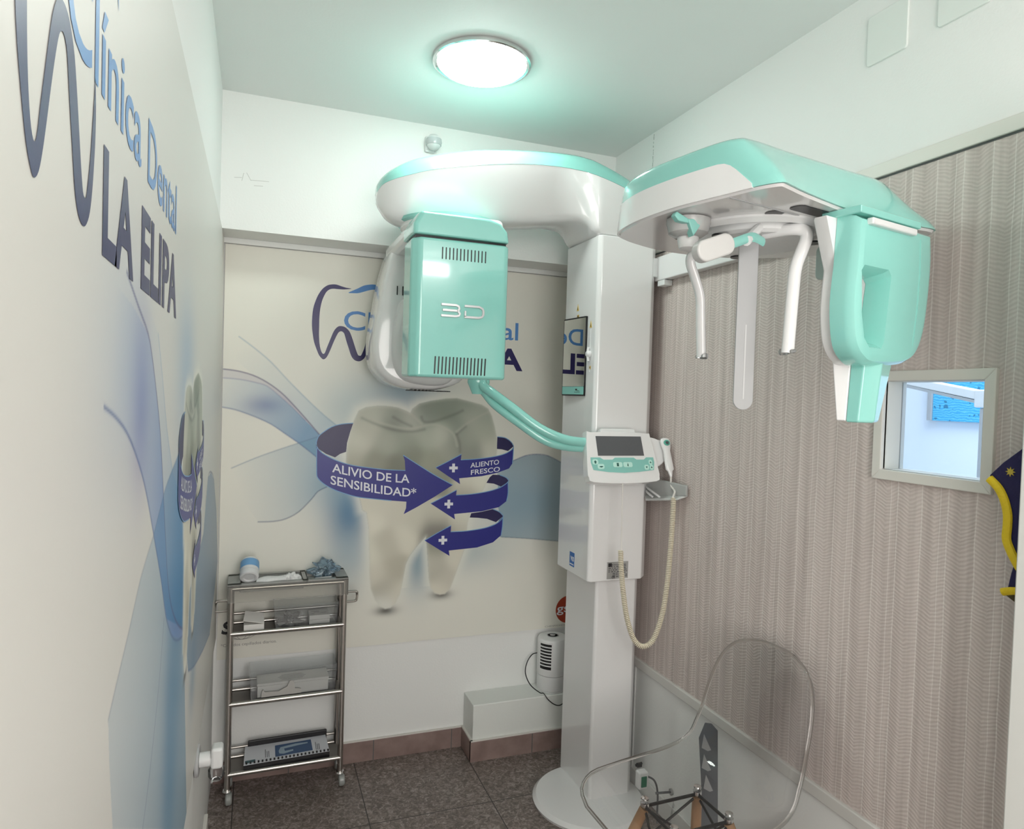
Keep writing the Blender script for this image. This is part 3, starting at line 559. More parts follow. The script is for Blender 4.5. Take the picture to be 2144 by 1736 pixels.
# rotating unit
rot = M().lathe((.735, -.30, 0), [(.165, 2.075), (.165, 2.062), (.15, 2.05), (.02, 2.048)], 56).build('rotating_unit', WHITE, mc)
rot['label'] = 'white rotating C-arm hung under the overhead arm'
M().lathe((.735, -.30, 0), [(.178, 2.088), (.178, 2.078), (.168, 2.074)], 56).build('ring', MINT2, rot)
M().box(.565, .835, -.60, -.02, 1.995, 2.05).build('crossbar', WHITE, rot, bevel=.02)
lim = [(.60, 2.03), (.585, 2.035), (.562, 2.00), (.538, 1.90), (.522, 1.80), (.508, 1.70), (.512, 1.62), (.535, 1.57), (.58, 1.535), (.65, 1.518), (.74, 1.518), (.82, 1.54), (.85, 1.57), (.858, 1.64), (.858, 1.85), (.85, 1.99), (.83, 2.03)]
def lim_ring(y, k, dz=0): return [(.70+(a-.70)*k, y, 1.78+(b_-1.78)*k+dz) for a, b_ in sm2(lim, 3)]
M().loft([lim_ring(.055, .90), lim_ring(.045, .96), lim_ring(.015, 1.0), lim_ring(-.12, 1.0), lim_ring(-.15, .985), lim_ring(-.165, .95), lim_ring(-.168, .90)]).build('tube_head', WHITE, rot, ang=50)
cg = [(.61, 1.83), (.59, 1.78), (.578, 1.70), (.582, 1.62), (.61, 1.565), (.67, 1.545), (.76, 1.545), (.80, 1.58), (.82, 1.66), (.815, 1.76), (.78, 1.83), (.70, 1.855)]
def cg_ring(y, k): return [(.70+(a-.70)*k, y, 1.70+(b_-1.70)*k) for a, b_ in sm2(cg, 3)]
M().loft([cg_ring(-.16, 1.06), cg_ring(-.185, 1.04), cg_ring(-.20, 1.0), cg_ring(-.215, .9), cg_ring(-.22, .7)]).build('collimator_cover', WHITE2, rot, ang=60)
m = M()
for i, x in enumerate((.585, .605, .615, .625)):
    m.box(x, x+.0035, -.1705, -.169, 1.853, 1.885)
m.build('vent', BLACK, rot, smooth=False)
m = M()
for i in range(11): m.box(.655+i*.0135, .662+i*.0135, -.155, -.03, 1.513, 1.5165)
m.build('vent', BLACK, rot, smooth=False)
pbx = [(.545, -.49), (.545, -.592), (.566, -.62), (.836, -.62), (.848, -.606), (.848, -.49)]
bx = M().prism(pbx, 'z', 1.553, 1.966).build('sensor_box', MINT, rot, bevel=.016, seg=4)
m = M(); cap_o = [(.545, 1.974), (.545, 2.005), (.565, 2.042), (.785, 2.042), (.82, 2.032), (.842, 2.008), (.848, 1.974)]
def capr(y, k): return [(.70+(a-.70)*k, y, 1.974+(b_-1.974)*k) for a, b_ in cap_o]
m.loft([capr(-.47, 1), capr(-.585, 1), capr(-.612, .985), capr(-.62, .93)]); m.build('box_cap', MINT, rot, bevel=.006)
M().box(.555, .84, -.60, -.50, 1.958, 1.98).build('box_gap', BLACK, rot)
m = M()
for i in range(13): m.prism(rrect(.632+i*.0112, .6355+i*.0112, 1.905, 1.941, .0015, 2), 'y', -.6206, -.616)
m.build('vent', BLACK, rot, smooth=False)
m = M()
for i in range(15):
    m.prism([(a+(b_-1.59)*.03, b_) for a, b_ in rrect(.618+i*.0112, .6222+i*.0112, 1.563, 1.616, .0015, 2)], 'y', -.6206, -.616)
m.build('vent', BLACK, rot, smooth=False)
def bar2(m, P, w, y0, y1):
    n = len(P); L_, R_ = [], []
    for i, (x, z) in enumerate(P):
        a, b_ = P[max(i-1, 0)], P[min(i+1, n-1)]; dx, dz = b_[0]-a[0], b_[1]-a[1]; l = math.hypot(dx, dz); L_.append((x-dz/l*w, z+dx/l*w)); R_.append((x+dz/l*w, z-dx/l*w))
    m.loft([[(L_[i][0], y0, L_[i][1]), (R_[i][0], y0, R_[i][1]), (R_[i][0], y1, R_[i][1]), (L_[i][0], y1, L_[i][1])] for i in range(n)])
m = M(); zt, zm, zb = 1.771, 1.7545, 1.738
bar2(m, [(.634, zt), (.680, zt), (.688, zt-.003), (.690, zt-.010), (.686, zm)], .0036, -.624, -.618)
bar2(m, [(.638, zm), (.684, zm)], .0036, -.6245, -.618)
bar2(m, [(.686, zm), (.692, zb+.008), (.689, zb+.002), (.680, zb), (.634, zb)], .0036, -.624, -.618)
bar2(m, [(.706, zt), (.752, zt), (.763, zt-.005), (.766, zt-.012), (.766, zb+.010), (.762, zb+.003), (.752, zb), (.706, zb)], .0036, -.624, -.618)
bar2(m, [(.709, zb), (.709, zm+.002)], .003, -.624, -.618)
em = m.build('emblem_3d', SILVER, rot, bevel=.0008, seg=2); em['label'] = 'raised silver 3D emblem'
# handles / chin support
hd = M()
hd.tube([(.862, -.33, 1.556), (.865, -.345, 1.535), (.885, -.375, 1.515), (.945, -.42, 1.465), (1.03, -.455, 1.40), (1.12, -.475, 1.362), (1.21, -.475, 1.352), (1.30, -.46, 1.352)], .0165, n=16, smooth=6)
hd.tube([(.862, -.30, 1.54), (.875, -.325, 1.515), (.90, -.375, 1.472), (.97, -.42, 1.415), (1.05, -.45, 1.36), (1.12, -.462, 1.338), (1.21, -.465, 1.332), (1.30, -.45, 1.335)], .0155, n=16, smooth=6)
ho = hd.build('handle_bar', MINT, mc)
m = M(); m.loft([[(.855+math.cos(a)*r, -.315+math.sin(a)*r*.75, z) for a in [2*PI*k/24 for k in range(24)]] for r, z in ((.040, 1.558), (.040, 1.548), (.032, 1.53), (.022, 1.508))]); m.build('chin_support', MINT, mc, ang=60)
# mirror on the column
mi0, mi1 = Vector((1.2485, -.362)), Vector((1.2315, -.202))
d_ = (mi1-mi0).normalized(); nrm = Vector((-d_.y, d_.x))
if nrm.x > 0: nrm = -nrm
def mpt(s, off, z): p = mi0+d_*s+nrm*off; return (p.x, p.y, z)
def mplate(s0, s1, z0, z1, o0, o1, r=.004):
    m = M(); q = rrect(s0, s1, z0, z1, r); m.loft([[mpt(a, o0, b_) for a, b_ in q], [mpt(a, o1, b_) for a, b_ in q]]); return m
L_m = (mi1-mi0).length
mir = mplate(0, L_m, 1.514, 1.806, -.012, .003).build('mirror', BLACK, mc)
mplate(.006, L_m-.004, 1.549, 1.801, .003, .0036, .002).build('mirror_glass', MIRROR, mir, smooth=False)
mplate(.006, L_m-.004, 1.519, 1.548, .003, .0036, .002).build('mint_strip', MINT2, mir, smooth=False)
ic = M()
for k, (a, b_, c_, d2) in enumerate(((.035, 1.532, .05, 1.5335), (.03, 1.527, .07, 1.5285), (.05, 1.534, .062, 1.540))): ic.loft([[mpt(a, .0037, b_), mpt(c_, .0037, b_), mpt(c_, .0037, d2), mpt(a, .0037, d2)], [mpt(a, .0039, b_), mpt(c_, .0039, b_), mpt(c_, .0039, d2), mpt(a, .0039, d2)]])
ic.build('icon', BLACK, mir, smooth=False)
# slider and warning stickers on the column side
sl = M().box(1.2485, 1.2500, -.389, -.385, 1.60, 1.756).build('slider_slot', WHITE2, mc)
sk = M(); sk.lathe((1.2490, -.388, 1.666), [(.013, 0), (.013, -.008), (.008, -.014), (.002, -.015)], 20, 'x'); sk.tube([(1.243, -.388, 1.69), (1.240, -.388, 1.666), (1.243, -.39, 1.64)], .005, 10); sk.build('slider_knob', WHITE, mc)
for y, z in ((-.276, 1.845), (-.388, 1.773)):
    m = M(); m.prism([(y-.009, z-.012), (y+.009, z-.012), (y, z+.014)], 'x', 1.2493, 1.2500); s_ = m.build('warning_sticker', WARN, mc, smooth=False)
    M().prism([(y-.003, z-.008), (y+.003, z-.008), (y, z+.004)], 'x', 1.2489, 1.2493).build('symbol', BLACK, s_, smooth=False)
for y, z in ((-.28, 1.812), (-.39, 1.617)):
    s_ = M().box(1.2493, 1.2500, y-.008, y+.008, z-.006, z+.006).build('warning_label', WARN, mc, smooth=False)
    M().box(1.2489, 1.2493, y-.005, y-.001, z-.003, z+.003).box(1.2489, 1.2493, y+.001, y+.005, z-.003, z+.003).build('symbol', BLACK, s_, smooth=False)
# blue maker sticker and rating plate
s_ = M().box(1.2493, 1.2500, -.318, -.278, .872, .925).build('blue_sticker', AVB, mc, smooth=False)
text('lettering', 'av', lambda s, t_: (1.2490, -.316+s, .892+t_), PRINTW, s_, .030, .018, .03)
M().box(1.2489, 1.2493, -.314, -.282, .878, .882).build('symbol', PRINTW, s_, smooth=False)
rp = M().box(1.325, 1.412, -.4346, -.4340, .853, .915).build('rating_plate', mat('rating_silver', (.36, .36, .35), .45), mc, smooth=False)
m = M(); random.seed(5)
m.box(1.330, 1.344, -.4350, -.4346, .898, .911)
for r in range(8):
    x = 1.349 if r < 3 else 1.331
    while x < 1.404:
        w_ = random.uniform(.003, .012); m.box(x, min(x+w_, 1.408), -.4350, -.4346, .860+r*.0062, .8622+r*.0062); x += w_+random.uniform(.002, .006)
m.build('fine_print', PRINTK, rp, smooth=False)
text('lettering', 'CE', lambda s, t_: (1.345+s, -.4352, .855+t_), PRINTK, rp, .013, .009, .02)
# control panel on the column front, tilted back
pp = Vector((1.325, -.515, 1.305))
ex = Vector((1, .0, 0)).normalized(); ez = Vector((.0, .32, .947)).normalized(); ey = ex.cross(ez)  # ey points away from viewer? fixed below
if ey.y > 0: ey = -ey
def cp(a, b_, c_): return pp+ex*a+ez*b_+ey*c_
def plate(q, c0, c1): m = M(); m.loft([[cp(a, b_, c0) for a, b_ in q], [cp(a, b_, c1) for a, b_ in q]]); return m
oq = [(-.128, .082), (-.140, -.045), (-.138, -.072), (-.122, -.088), (0, -.094), (.125, -.088), (.140, -.070), (.140, -.045), (.124, .074), (.11, .086), (.0, .09), (-.112, .088)]
oq = sm2(oq, 3)
cpn = plate(oq, -.035, .0).build('control_panel', WHITE, mc, bevel=.007)
plate(rrect(-.07, .07, .075, .104, .008), -.03, -.006).build('panel_mount', WHITE2, cpn, bevel=.003)
plate([(-.095, .074), (.085, .074), (.088, .004), (-.094, .004)], 0, .0012).build('screen', SCREEN, cpn, smooth=False)
mq = [(-.124, -.002), (-.088, -.002), (-.075, -.010), (-.04, -.010), (-.03, -.003), (.045, -.003), (.055, -.010), (.085, -.010), (.095, -.002), (.124, -.002), (.126, -.02), (.120, -.048), (.06, -.054), (0, -.057), (-.06, -.054), (-.118, -.046), (-.125, -.02)]
kp = plate(mq, 0, .0010).build('keypad', MINT2, cpn, smooth=False)
PM = mat('pale_mint_key', (.52, .80, .72), .4); SG = mat('symbol_dark_green', (.03, .12, .10), .5)
for cx_, cy_, w_ in ((-.108, -.018, .011), (-.088, -.034, .013), (-.022, -.028, .018), (.018, -.028, .018), (.092, -.038, .009), (.110, -.020, .007), (.112, -.038, .007)):
    plate(rrect(cx_-w_, cx_+w_, cy_-.009, cy_+.009, .006), .0010, .0016).build('button', PM, cpn)
def sym(q): plate(q, .0017, .0019).build('symbol', SG, cpn, smooth=False)
P2 = lambda cx_, cy_, pts, k=1: [(cx_+a*k, cy_+b_*k) for a, b_ in pts]
sym(P2(-.108, -.018, [(-.006, -.001), (0, .006), (.006, -.001), (.003, -.001), (.003, -.006), (-.003, -.006), (-.003, -.001)]))
sym(P2(-.088, -.034, [(-.008, -.001), (-.002, .0015), (.008, .001), (.008, -.001), (.001, -.004)]))
sym(P2(-.022, -.028, [(-.004, -.006), (.004, -.006), (.004, .006), (-.004, .006)]))
sym(P2(.018, -.028, [(-.002, -.006), (.002, -.006), (.001, 0), (.003, .001), (-.002, .006), (-.001, .001), (-.003, 0)]))
for cx_, cy_, s1 in ((.092, -.038, -1), (.110, -.020, 1), (.112, -.038, 1)): sym([(cx_+a, cy_+b_*s1) for a, b_ in ((-.004, -.003), (.004, -.003), (0, .004))])
M().box(1.24, 1.43, -.50, -.43, 1.25, 1.33).build('panel_bracket', WHITE2, mc, bevel=.01)
# holder and hand switch
m = M(); q = sm2([(.125, .07), (.165, .068), (.195, .058), (.205, .03), (.192, .0), (.16, -.028), (.125, -.03)], 3)
hold = plate(q, -.04, -.014).build('switch_holder', WHITE, mc, bevel=.005)
hs = empty('hand_switch', cp(.178, 0, .02), 'white hand switch with green button and curly cream cord beside the control panel', 'switch')
m = M(); rings = []
for b_, w_, t_ in ((.068, .008, .004), (.064, .018, .008), (.050, .021, .010), (.036, .019, .010), (.02, .0135, .009), (-.03, .0165, .009), (-.048, .0165, .008), (-.054, .010, .006), (-.066, .0065, .006), (-.075, .004, .004)):
    rings.append([cp(.180+(.068-b_)*.02+math.cos(a)*w_, b_, .006+math.sin(a)*t_) for a in [2*PI*k/20 for k in range(20)]])
m.loft(rings); m.build('grip', WHITE, hs, ang=60)
m = M(); m.loft([[cp(.180+math.cos(a)*r, .048+math.sin(a)*r*.85, c_) for a in [2*PI*k/24 for k in range(24)]] for r, c_ in ((.0125, .014), (.0125, .0165), (.010, .018))]); m.build('button', mat('switch_green', (.10, .42, .33), .3), hs)
m = M(); m.loft([[cp(.180+math.cos(a)*r, .048+math.sin(a)*r*.85, c_) for a in [2*PI*k/24 for k in range(24)]] for r, c_ in ((.007, .018), (.006, .0188))]); m.build('button_symbol', DARK, hs)
e0 = cp(.183, -.072, .006)
straight = [e0, (e0.x+.001, e0.y-.002, 1.205), (1.498, -.585, 1.19), (1.492, -.585, 1.172), (1.494, -.585, 1.165)]
coilp = [(1.495, -.585, 1.168), (1.494, -.585, 1.10), (1.490, -.585, .99), (1.482, -.583, .86), (1.468, -.58, .755), (1.440, -.575, .672), (1.405, -.57, .648), (1.370, -.565, .672), (1.342, -.56, .745), (1.325, -.555, .84), (1.316, -.55, .93), (1.312, -.55, .985)]
m = M(); m.tube(straight, .0035, 10, 5); m.build('cord', mat('cord_white', (.72, .70, .66), .4), hs)
m = M(); m.tube([(1.312, -.55, .982), (1.315, -.55, .99), (1.316, -.545, 1.05), (1.316, -.54, 1.22)], .0022, 8, 4)
m.build('cord', mat('cord_white', (.72, .70, .66), .4), hs)
PA = catmull([Vector(p) for p in coilp], 60)
seg_l = [0]
for a, b_ in zip(PA[:-1], PA[1:]): seg_l.append(seg_l[-1]+(b_-a).length)
L_ = seg_l[-1]; turns = int(L_/.0062); NN = turns*9; hel = []; j = 0
for i in range(NN+1):
    s = L_*i/NN
    while j < len(seg_l)-2 and seg_l[j+1] < s: j += 1
    u = (s-seg_l[j])/max(1e-9, seg_l[j+1]-seg_l[j]); p = PA[j].lerp(PA[j+1], u); d = (PA[j+1]-PA[j]).normalized()
    a_ = Vector((0, -1, 0)); a_ = (a_-d*a_.dot(d)).normalized(); c_ = d.cross(a_); th = 2*PI*turns*i/NN
    hel.append(p+(a_*math.cos(th)+c_*math.sin(th))*.0072)
m = M(); m.tube(hel, .0026, 6, 1); m.build('coiled_cord', CREAM, hs)
# side (cephalometric) head unit and its wall-side beam
CO = [(.968,-1.655),(.950,-1.632),(.937,-1.60),(.926,-1.563),(.909,-1.511),(.891,-1.448),(.880,-1.362),(.880,-1.289),(.893,-1.216),(.922,-1.178),(.972,-1.148),(1.066,-1.113),(1.164,-1.106),(1.26,-1.12),(1.33,-1.15),(1.40,-1.20),(1.46,-1.28),(1.497,-1.38),(1.503,-1.46),(1.492,-1.52),(1.470,-1.548),(1.40,-1.552),(1.301,-1.560),(1.20,-1.580),(1.056,-1.625),(.990,-1.650)]
COs = sm2(CO, 3)
cen = Vector((1.17, -1.38))
def inset(pts, d):
    n = len(pts); out = []
    for i in range(n):
        a, b_ = Vector(pts[i-1]), Vector(pts[(i+1) % n]); t_ = (b_-a); nn = Vector((-t_.y, t_.x)).normalized()
        p = Vector(pts[i])
        if nn.dot(cen-p) < 0: nn = -nn
        out.append(p+nn*d)
    return out
CT = [(.968,-1.566),(.950,-1.567),(.938,-1.558),(.927,-1.54),(.914,-1.50),(.900,-1.437),(.886,-1.36),(.885,-1.29),(.900,-1.222),(.930,-1.188),(.976,-1.160),(1.066,-1.125),(1.164,-1.118),(1.26,-1.132),(1.325,-1.162),(1.39,-1.212),(1.445,-1.28),(1.480,-1.37),(1.482,-1.42),(1.478,-1.455),(1.455,-1.475),(1.36,-1.500),(1.275,-1.512),(1.19,-1.527),(1.075,-1.546),(1.004,-1.561)]
CTs = sm2(CT, 3)
def drop(x): return .046*max(0, (x-1.37)/.115)**1.7
def bring(t_, z, d=0, k=1):
    out = []
    for a, b_ in zip(COs, CTs):
        x, y = a[0]+(b_[0]-a[0])*t_, a[1]+(b_[1]-a[1])*t_
        x, y = 1.17+(x-1.17)*k, -1.36+(y+1.36)*k
        f_ = max(0, (z-1.90)/.09)
        out.append((x, y, z-drop(x)*f_))
    return out
M().loft([bring(-.03, 1.886, 0, .996), bring(0, 1.889), bring(.13, 1.905), bring(.42, 1.935), bring(.72, 1.962), bring(.92, 1.980), bring(1.0, 1.987, 0, .99), bring(1.0, 1.994, 0, .95), bring(1.0, 1.997, 0, .85), bring(1.0, 1.998, 0, .3)]).build('head_unit_cover', MINT, mc, ang=40)
# white lower shell: band on the left side plus the whole underside
idx = [i for i, p in enumerate(COs) if (p[0] < .99 and p[1] > -1.60) or p[1] > -1.16]
sh = inset(COs, -.0022)
i0 = min(idx, key=lambda i: COs[i][1] if COs[i][0] < .95 else 9)
seq = [p for p in [sh[i] for i in range(len(sh))]]
run = [i for i in range(len(COs)) if 5 <= i <= 48]
m = M(); rr = []
for k_, i in enumerate(run):
    p = sh[i]; q_ = inset(COs, .004)[i]; tt = k_/max(1, len(run)-1)
    ztop = 1.945-(.052*max(0, 1-k_/5.0)**2)
    tf = min(1, (ztop-1.889)/.098*1.0); ct_ = Vector(CTs[i]); pt = p+(ct_-Vector(COs[i]))*tf; qt = q_+(ct_-Vector(COs[i]))*tf
    rr.append([(p.x, p.y, 1.8845), (pt.x, pt.y, ztop), (qt.x, qt.y, ztop), (q_.x, q_.y, 1.8845)])
m.loft(rr); m.build('side_shell', WHITE, mc, ang=40)
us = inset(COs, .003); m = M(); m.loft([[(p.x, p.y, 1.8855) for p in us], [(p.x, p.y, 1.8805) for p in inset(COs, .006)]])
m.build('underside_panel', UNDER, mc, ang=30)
ud = Vector((.98, .19)); vd = Vector((-.19, .98)); uc = Vector((1.28, -1.60))
def S3(a, b_, z): p = uc+ud*a+vd*b_; return (p.x, p.y, z)
def slab(q, z0, z1): return M().loft([[S3(a, b_, z0) for a, b_ in q], [S3(a, b_, z1) for a, b_ in q]])
slab(rrect(-.195, .04, .055, .088, .014), 1.8790, 1.8803).build('travel_slot', BLACK, mc, smooth=False)
slab([(-.335, .104), (.15, .104), (.15, .107), (-.335, .107)], 1.8788, 1.8803).build('panel_seam', GREYP, mc, smooth=False)
M().loft([[(1.075+math.cos(a)*.018, -1.515+math.sin(a)*.018, z) for a in [2*PI*k/20 for k in range(20)]] for z in (1.8803, 1.8795)]).build('socket_hole', BLACK, mc)
cc_ = (1.15, -1.36, 0)
hr = M().lathe(cc_, [(.165, 1.881), (.165, 1.876), (.152, 1.868), (.140, 1.872), (.138, 1.879)], 56).build('head_ring', WHITE2, mc)
M().lathe(cc_, [(.126, 1.880), (.126, 1.862), (.118, 1.856), (.01, 1.856)], 48).build('turntable', WHITE2, hr)
for ang_ in (200, 320, 65):
    a = math.radians(ang_); M().lathe((1.15+.125*math.cos(a), -1.36+.125*math.sin(a), 0), [(.017, 1.8562), (.017, 1.853)], 20).build('turntable_slot', BLACK, hr)
# ear rods
def erod(name, pts):
    m = M(); m.tube(pts, .0095, 14, 6, ry=.0125, up=(1, 0, 0)); o = m.build(name, WHITE, mc); return o
e1 = erod('ear_rod', [(1.10, -1.33, 1.858), (1.075, -1.30, 1.850), (1.060, -1.27, 1.842), (1.060, -1.26, 1.825), (1.075, -1.26, 1.79), (1.090, -1.26, 1.75), (1.094, -1.26, 1.70), (1.100, -1.26, 1.608)])
e2 = erod('ear_rod', [(1.115, -1.44, 1.860), (1.135, -1.49, 1.860), (1.152, -1.512, 1.855), (1.157, -1.515, 1.84), (1.150, -1.512, 1.815), (1.138, -1.51, 1.78), (1.133, -1.51, 1.73), (1.126, -1.51, 1.607)])
for e_, x, y, s in ((e1, 1.100, -1.26, -1), (e2, 1.126, -1.51, 1)):
    m = M(); m.lathe((x, y, 1.610), [(.002, -.022*s), (.004, -.018*s), (.0035, -.006*s), (.006, 0), (.007, .010*s), (.007, .018*s), (.002, .019*s)], 16, 'y'); m.build('ear_plug', CLEARP, e_)
# carpal / nasion plate with long slot
pl0 = Vector((1.085, -1.40)); pd = Vector((.937, -.35))
def pp2(a, off, z): p = pl0+pd*a+Vector((.35, .937))*off; return (p.x, p.y, z)
def plq(q, o0, o1): return M().loft([[pp2(a, o0, b_) for a, b_ in q], [pp2(a, o1, b_) for a, b_ in q]])
oq2 = [(-.0, 1.862), (-.0, 1.51)] + [(.021-.021*math.cos(a), 1.510-.021*math.sin(a)) for a in [PI*k/10 for k in range(1, 10)]] + [(.042, 1.51), (.042, 1.862)]
sp_ = plq(oq2, 0, .005).build('support_plate', mat('grey_translucent_plate', (.36, .365, .37), .3), mc, bevel=.001)
plq(rrect(.0195, .0225, 1.512, 1.672, .0012, 2), -.0006, .0).build('slot', mat('slot_pale', (.52, .53, .53), .4), sp_, smooth=False)
# nasion support: mint bent bar, oval pad, small mint knob with clear disc
ns = M(); ns.tube([(.985, -1.50, 1.812), (1.01, -1.495, 1.822), (1.035, -1.49, 1.832), (1.055, -1.485, 1.836), (1.085, -1.475, 1.832)], .0095, 8, 3, ry=.004)
nb = ns.build('nasion_bar', MINT2, mc, ang=40)
m = M(); od = Vector((.93, .05, .36)).normalized(); oz = Vector((-.36, 0, .93)).normalized(); oc = Vector((.945, -1.50, 1.800))
q = rrect(-.046, .046, -.021, .021, .0205, 6)
m.loft([[oc+od*a+oz*b_+Vector((0, c_, 0)) for a, b_ in q] for c_ in (.012, -.012)]); m.build('pad', mat('pad_grey_white', (.56, .56, .55), .4), nb, bevel=.004)
m = M(); m.tube([(1.085, -1.46, 1.865), (1.06, -1.47, 1.845), (1.03, -1.49, 1.825)], .010, 10, 4); m.build('pad_stem', WHITE2, nb)
m = M(); m.prism([(.895, 1.872), (.905, 1.862), (.955, 1.858), (.955, 1.868), (.93, 1.868), (.90, 1.88)], 'y', -1.44, -1.425); m.prism([(.925, 1.868), (.965, 1.872), (.94, 1.835)], 'y', -1.442, -1.423)
m.build('locking_lever', MINT2, mc, bevel=.002)
M().lathe((.955, -1.40, 0), [(.045, 1.878), (.045, 1.87), (.040, 1.85), (.028, 1.842), (.004, 1.842)], 36).build('lever_cup', clear('milky_plastic', (.93, .94, .94), .1, .55, (.72, .72, .71)), mc)
M().lathe((.955, -1.40, 0), [(.020, 1.86), (.022, 1.84), (.018, 1.82), (.010, 1.815)], 24).build('lever_hub', WHITE2, mc)
# sensor holder with see-through grip
so = [(-.106, 1.866), (.150, 1.866), (.156, 1.815), (.152, 1.742), (.141, 1.67), (.122, 1.625), (.095, 1.600), (.050, 1.589), (-.045, 1.584), (-.075, 1.592), (-.100, 1.612), (-.113, 1.645), (-.119, 1.704), (-.112, 1.771)]
sos = [so[0], so[1]] + [(p.x, p.y) for p in catmull([Vector((a, b_, 0)) for a, b_ in so[1:]], 3)][1:]
def sring(off, k=1.0, dx=0): return [S3(a*k+dx, off, 1.72+(b_-1.72)*k) for a, b_ in sos]
shl = M().loft([sring(.040), sring(.012), sring(.003, .985), sring(-.006, .94), sring(-.010, .86)]).build('sensor_holder', MINT, mc, ang=30)
def iring(off, k=1.0):
    out = []
    for a, b_ in sos:
        f_ = min(1, max(0, (b_-1.78)/.07)); f_ = f_*f_*(3-2*f_)
        if a < 0: a += .012-.045*f_
        out.append(S3(a*k, off, 1.72+(b_-1.72)*k))
    return out
inn = M().loft([iring(.070, .975), iring(.066, 1.0), iring(.041, 1.0)]).build('inner_shell', WHITE, shl, ang=30)
# tapered grip opening (boolean) in both shells
gq = [(-.078, 1.757), (-.070, 1.767), (.006, 1.767), (.015, 1.757), (.000, 1.635), (-.008, 1.622), (-.045, 1.622), (-.062, 1.638), (-.072, 1.68)]
def gr_(off, k, dx): return [S3(-.035+(a+.035)*k+dx, off, 1.70+(b_-1.70)*(.6+.4*k)) for a, b_ in gq]
gq = [(a-.018, b_) for a, b_ in gq]
gbk = [(-.030, 1.748), (-.024, 1.756), (.004, 1.756), (.012, 1.748), (-.002, 1.66), (-.006, 1.642), (-.018, 1.642), (-.024, 1.66), (-.028, 1.70)]
gbk = [(a-.016, b_) for a, b_ in gbk]
def gmix(off, t_, k=1): return [S3((a+(c2-a)*t_+.048)*k-.048, off, (b_+(d2-b_)*t_-1.70)*k+1.70) for (a, b_), (c2, d2) in zip(gq, gbk)]
ct = M().loft([gmix(-.03, -.1, 1.12), gmix(-.010, 0, 1.06), gmix(.0, .1), gmix(.045, .8), gmix(.09, 1.0)])
cutme = bpy.data.meshes.new('cut'); 
def carve(o, mobj):
    me = bpy.data.meshes.new('cut'); me.from_pydata([tuple(Vector(p)-ORG[o.name]) for p in mobj.v], [], mobj.f)
    bm = bmesh.new(); bm.from_mesh(me); bmesh.ops.recalc_face_normals(bm, faces=bm.faces); bm.to_mesh(me); bm.free()
    c = bpy.data.objects.new('cut', me); COL.objects.link(c); c.matrix_world = Matrix.Translation(ORG[o.name])
    bo = o.modifiers.new('grip', 'BOOLEAN'); bo.operation = 'DIFFERENCE'; bo.object = c; bo.solver = 'EXACT'
    bpy.context.view_layer.update(); dg = bpy.context.evaluated_depsgraph_get()
    nm = bpy.data.meshes.new_from_object(o.evaluated_get(dg)); o.modifiers.clear(); old = o.data; o.data = nm
    bpy.data.objects.remove(c); nm.shade_smooth(); nm.set_sharp_from_angle(angle=math.radians(32))
carve(shl, ct); carve(inn, ct)
# seams, nozzle, bracket
m = M(); sl_ = [(.098, 1.845), (.101, 1.78), (.096, 1.70), (.086, 1.63)]
for (a, b_), (c_, d2) in zip(sl_[:-1], sl_[1:]): m.loft([[S3(a, -.0108, b_), S3(a+.002, -.0108, b_), S3(a+.002, .0, b_), S3(a, .0, b_)], [S3(c_, -.0108, d2), S3(c_+.002, -.0108, d2), S3(c_+.002, .0, d2), S3(c_, .0, d2)]])
m.build('cover_seam', MINT2, shl, smooth=False)
nz_t = [(-.034, .044), (-.030, .018), (.000, -.002), (.060, .012), (.060, .044)]; nz_b = [(-.044, .044), (-.042, .020), (-.012, .004), (.022, .016), (.022, .044)]
m = M(); m.loft([[S3(a, b_, 1.61) for a, b_ in nz_t], [S3(a, b_, 1.476) for a, b_ in nz_b], [S3(a*.9-.003, b_*.9+.004, 1.472) for a, b_ in nz_b]]); m.build('lower_guide', MINT, mc, bevel=.003)
m = M(); m.loft([[S3(a, b_, 1.60) for a, b_ in ((-.056, .072), (-.034, .0445), (.062, .0445), (.058, .072))], [S3(a, b_, 1.474) for a, b_ in ((-.046, .064), (-.044, .0445), (.024, .0445), (.020, .064))]]); m.build('guide_back', WHITE, mc, bevel=.003)
m = slab([(-.112, -.012), (.095, -.012), (.105, .07), (-.112, .07)], 1.866, 1.880); m.build('hanger_plate', MINT, mc, bevel=.002)
m = slab([(-.085, -.020), (.068, -.020), (.068, -.006), (-.085, -.006)], 1.847, 1.860); m.build('scale_bar', WHITE2, mc, bevel=.003)
# long beam from the column to the side head
bm_ = M(); bm_.box(1.500, 1.532, -1.30, -.40, 1.947, 2.035); bm_.build('side_beam', WHITE, mc, bevel=.003)
M().box(1.44, 1.532, -.42, -.20, 1.96, 2.03).build('beam_root', WHITE2, mc, bevel=.004)
M().box(1.498, 1.532, -.47, -.425, 1.925, 1.945).build('beam_clip', WHITE2, mc, bevel=.002)
m = M(); m.prism([(a, b_) for a, b_ in rrect(-1.39, -1.33, 1.80, 1.88, .014)], 'x', 1.36, 1.44); m.build('collimator_block', mat('pale_mint_plastic', (.62, .76, .72), .3), mc, bevel=.004)
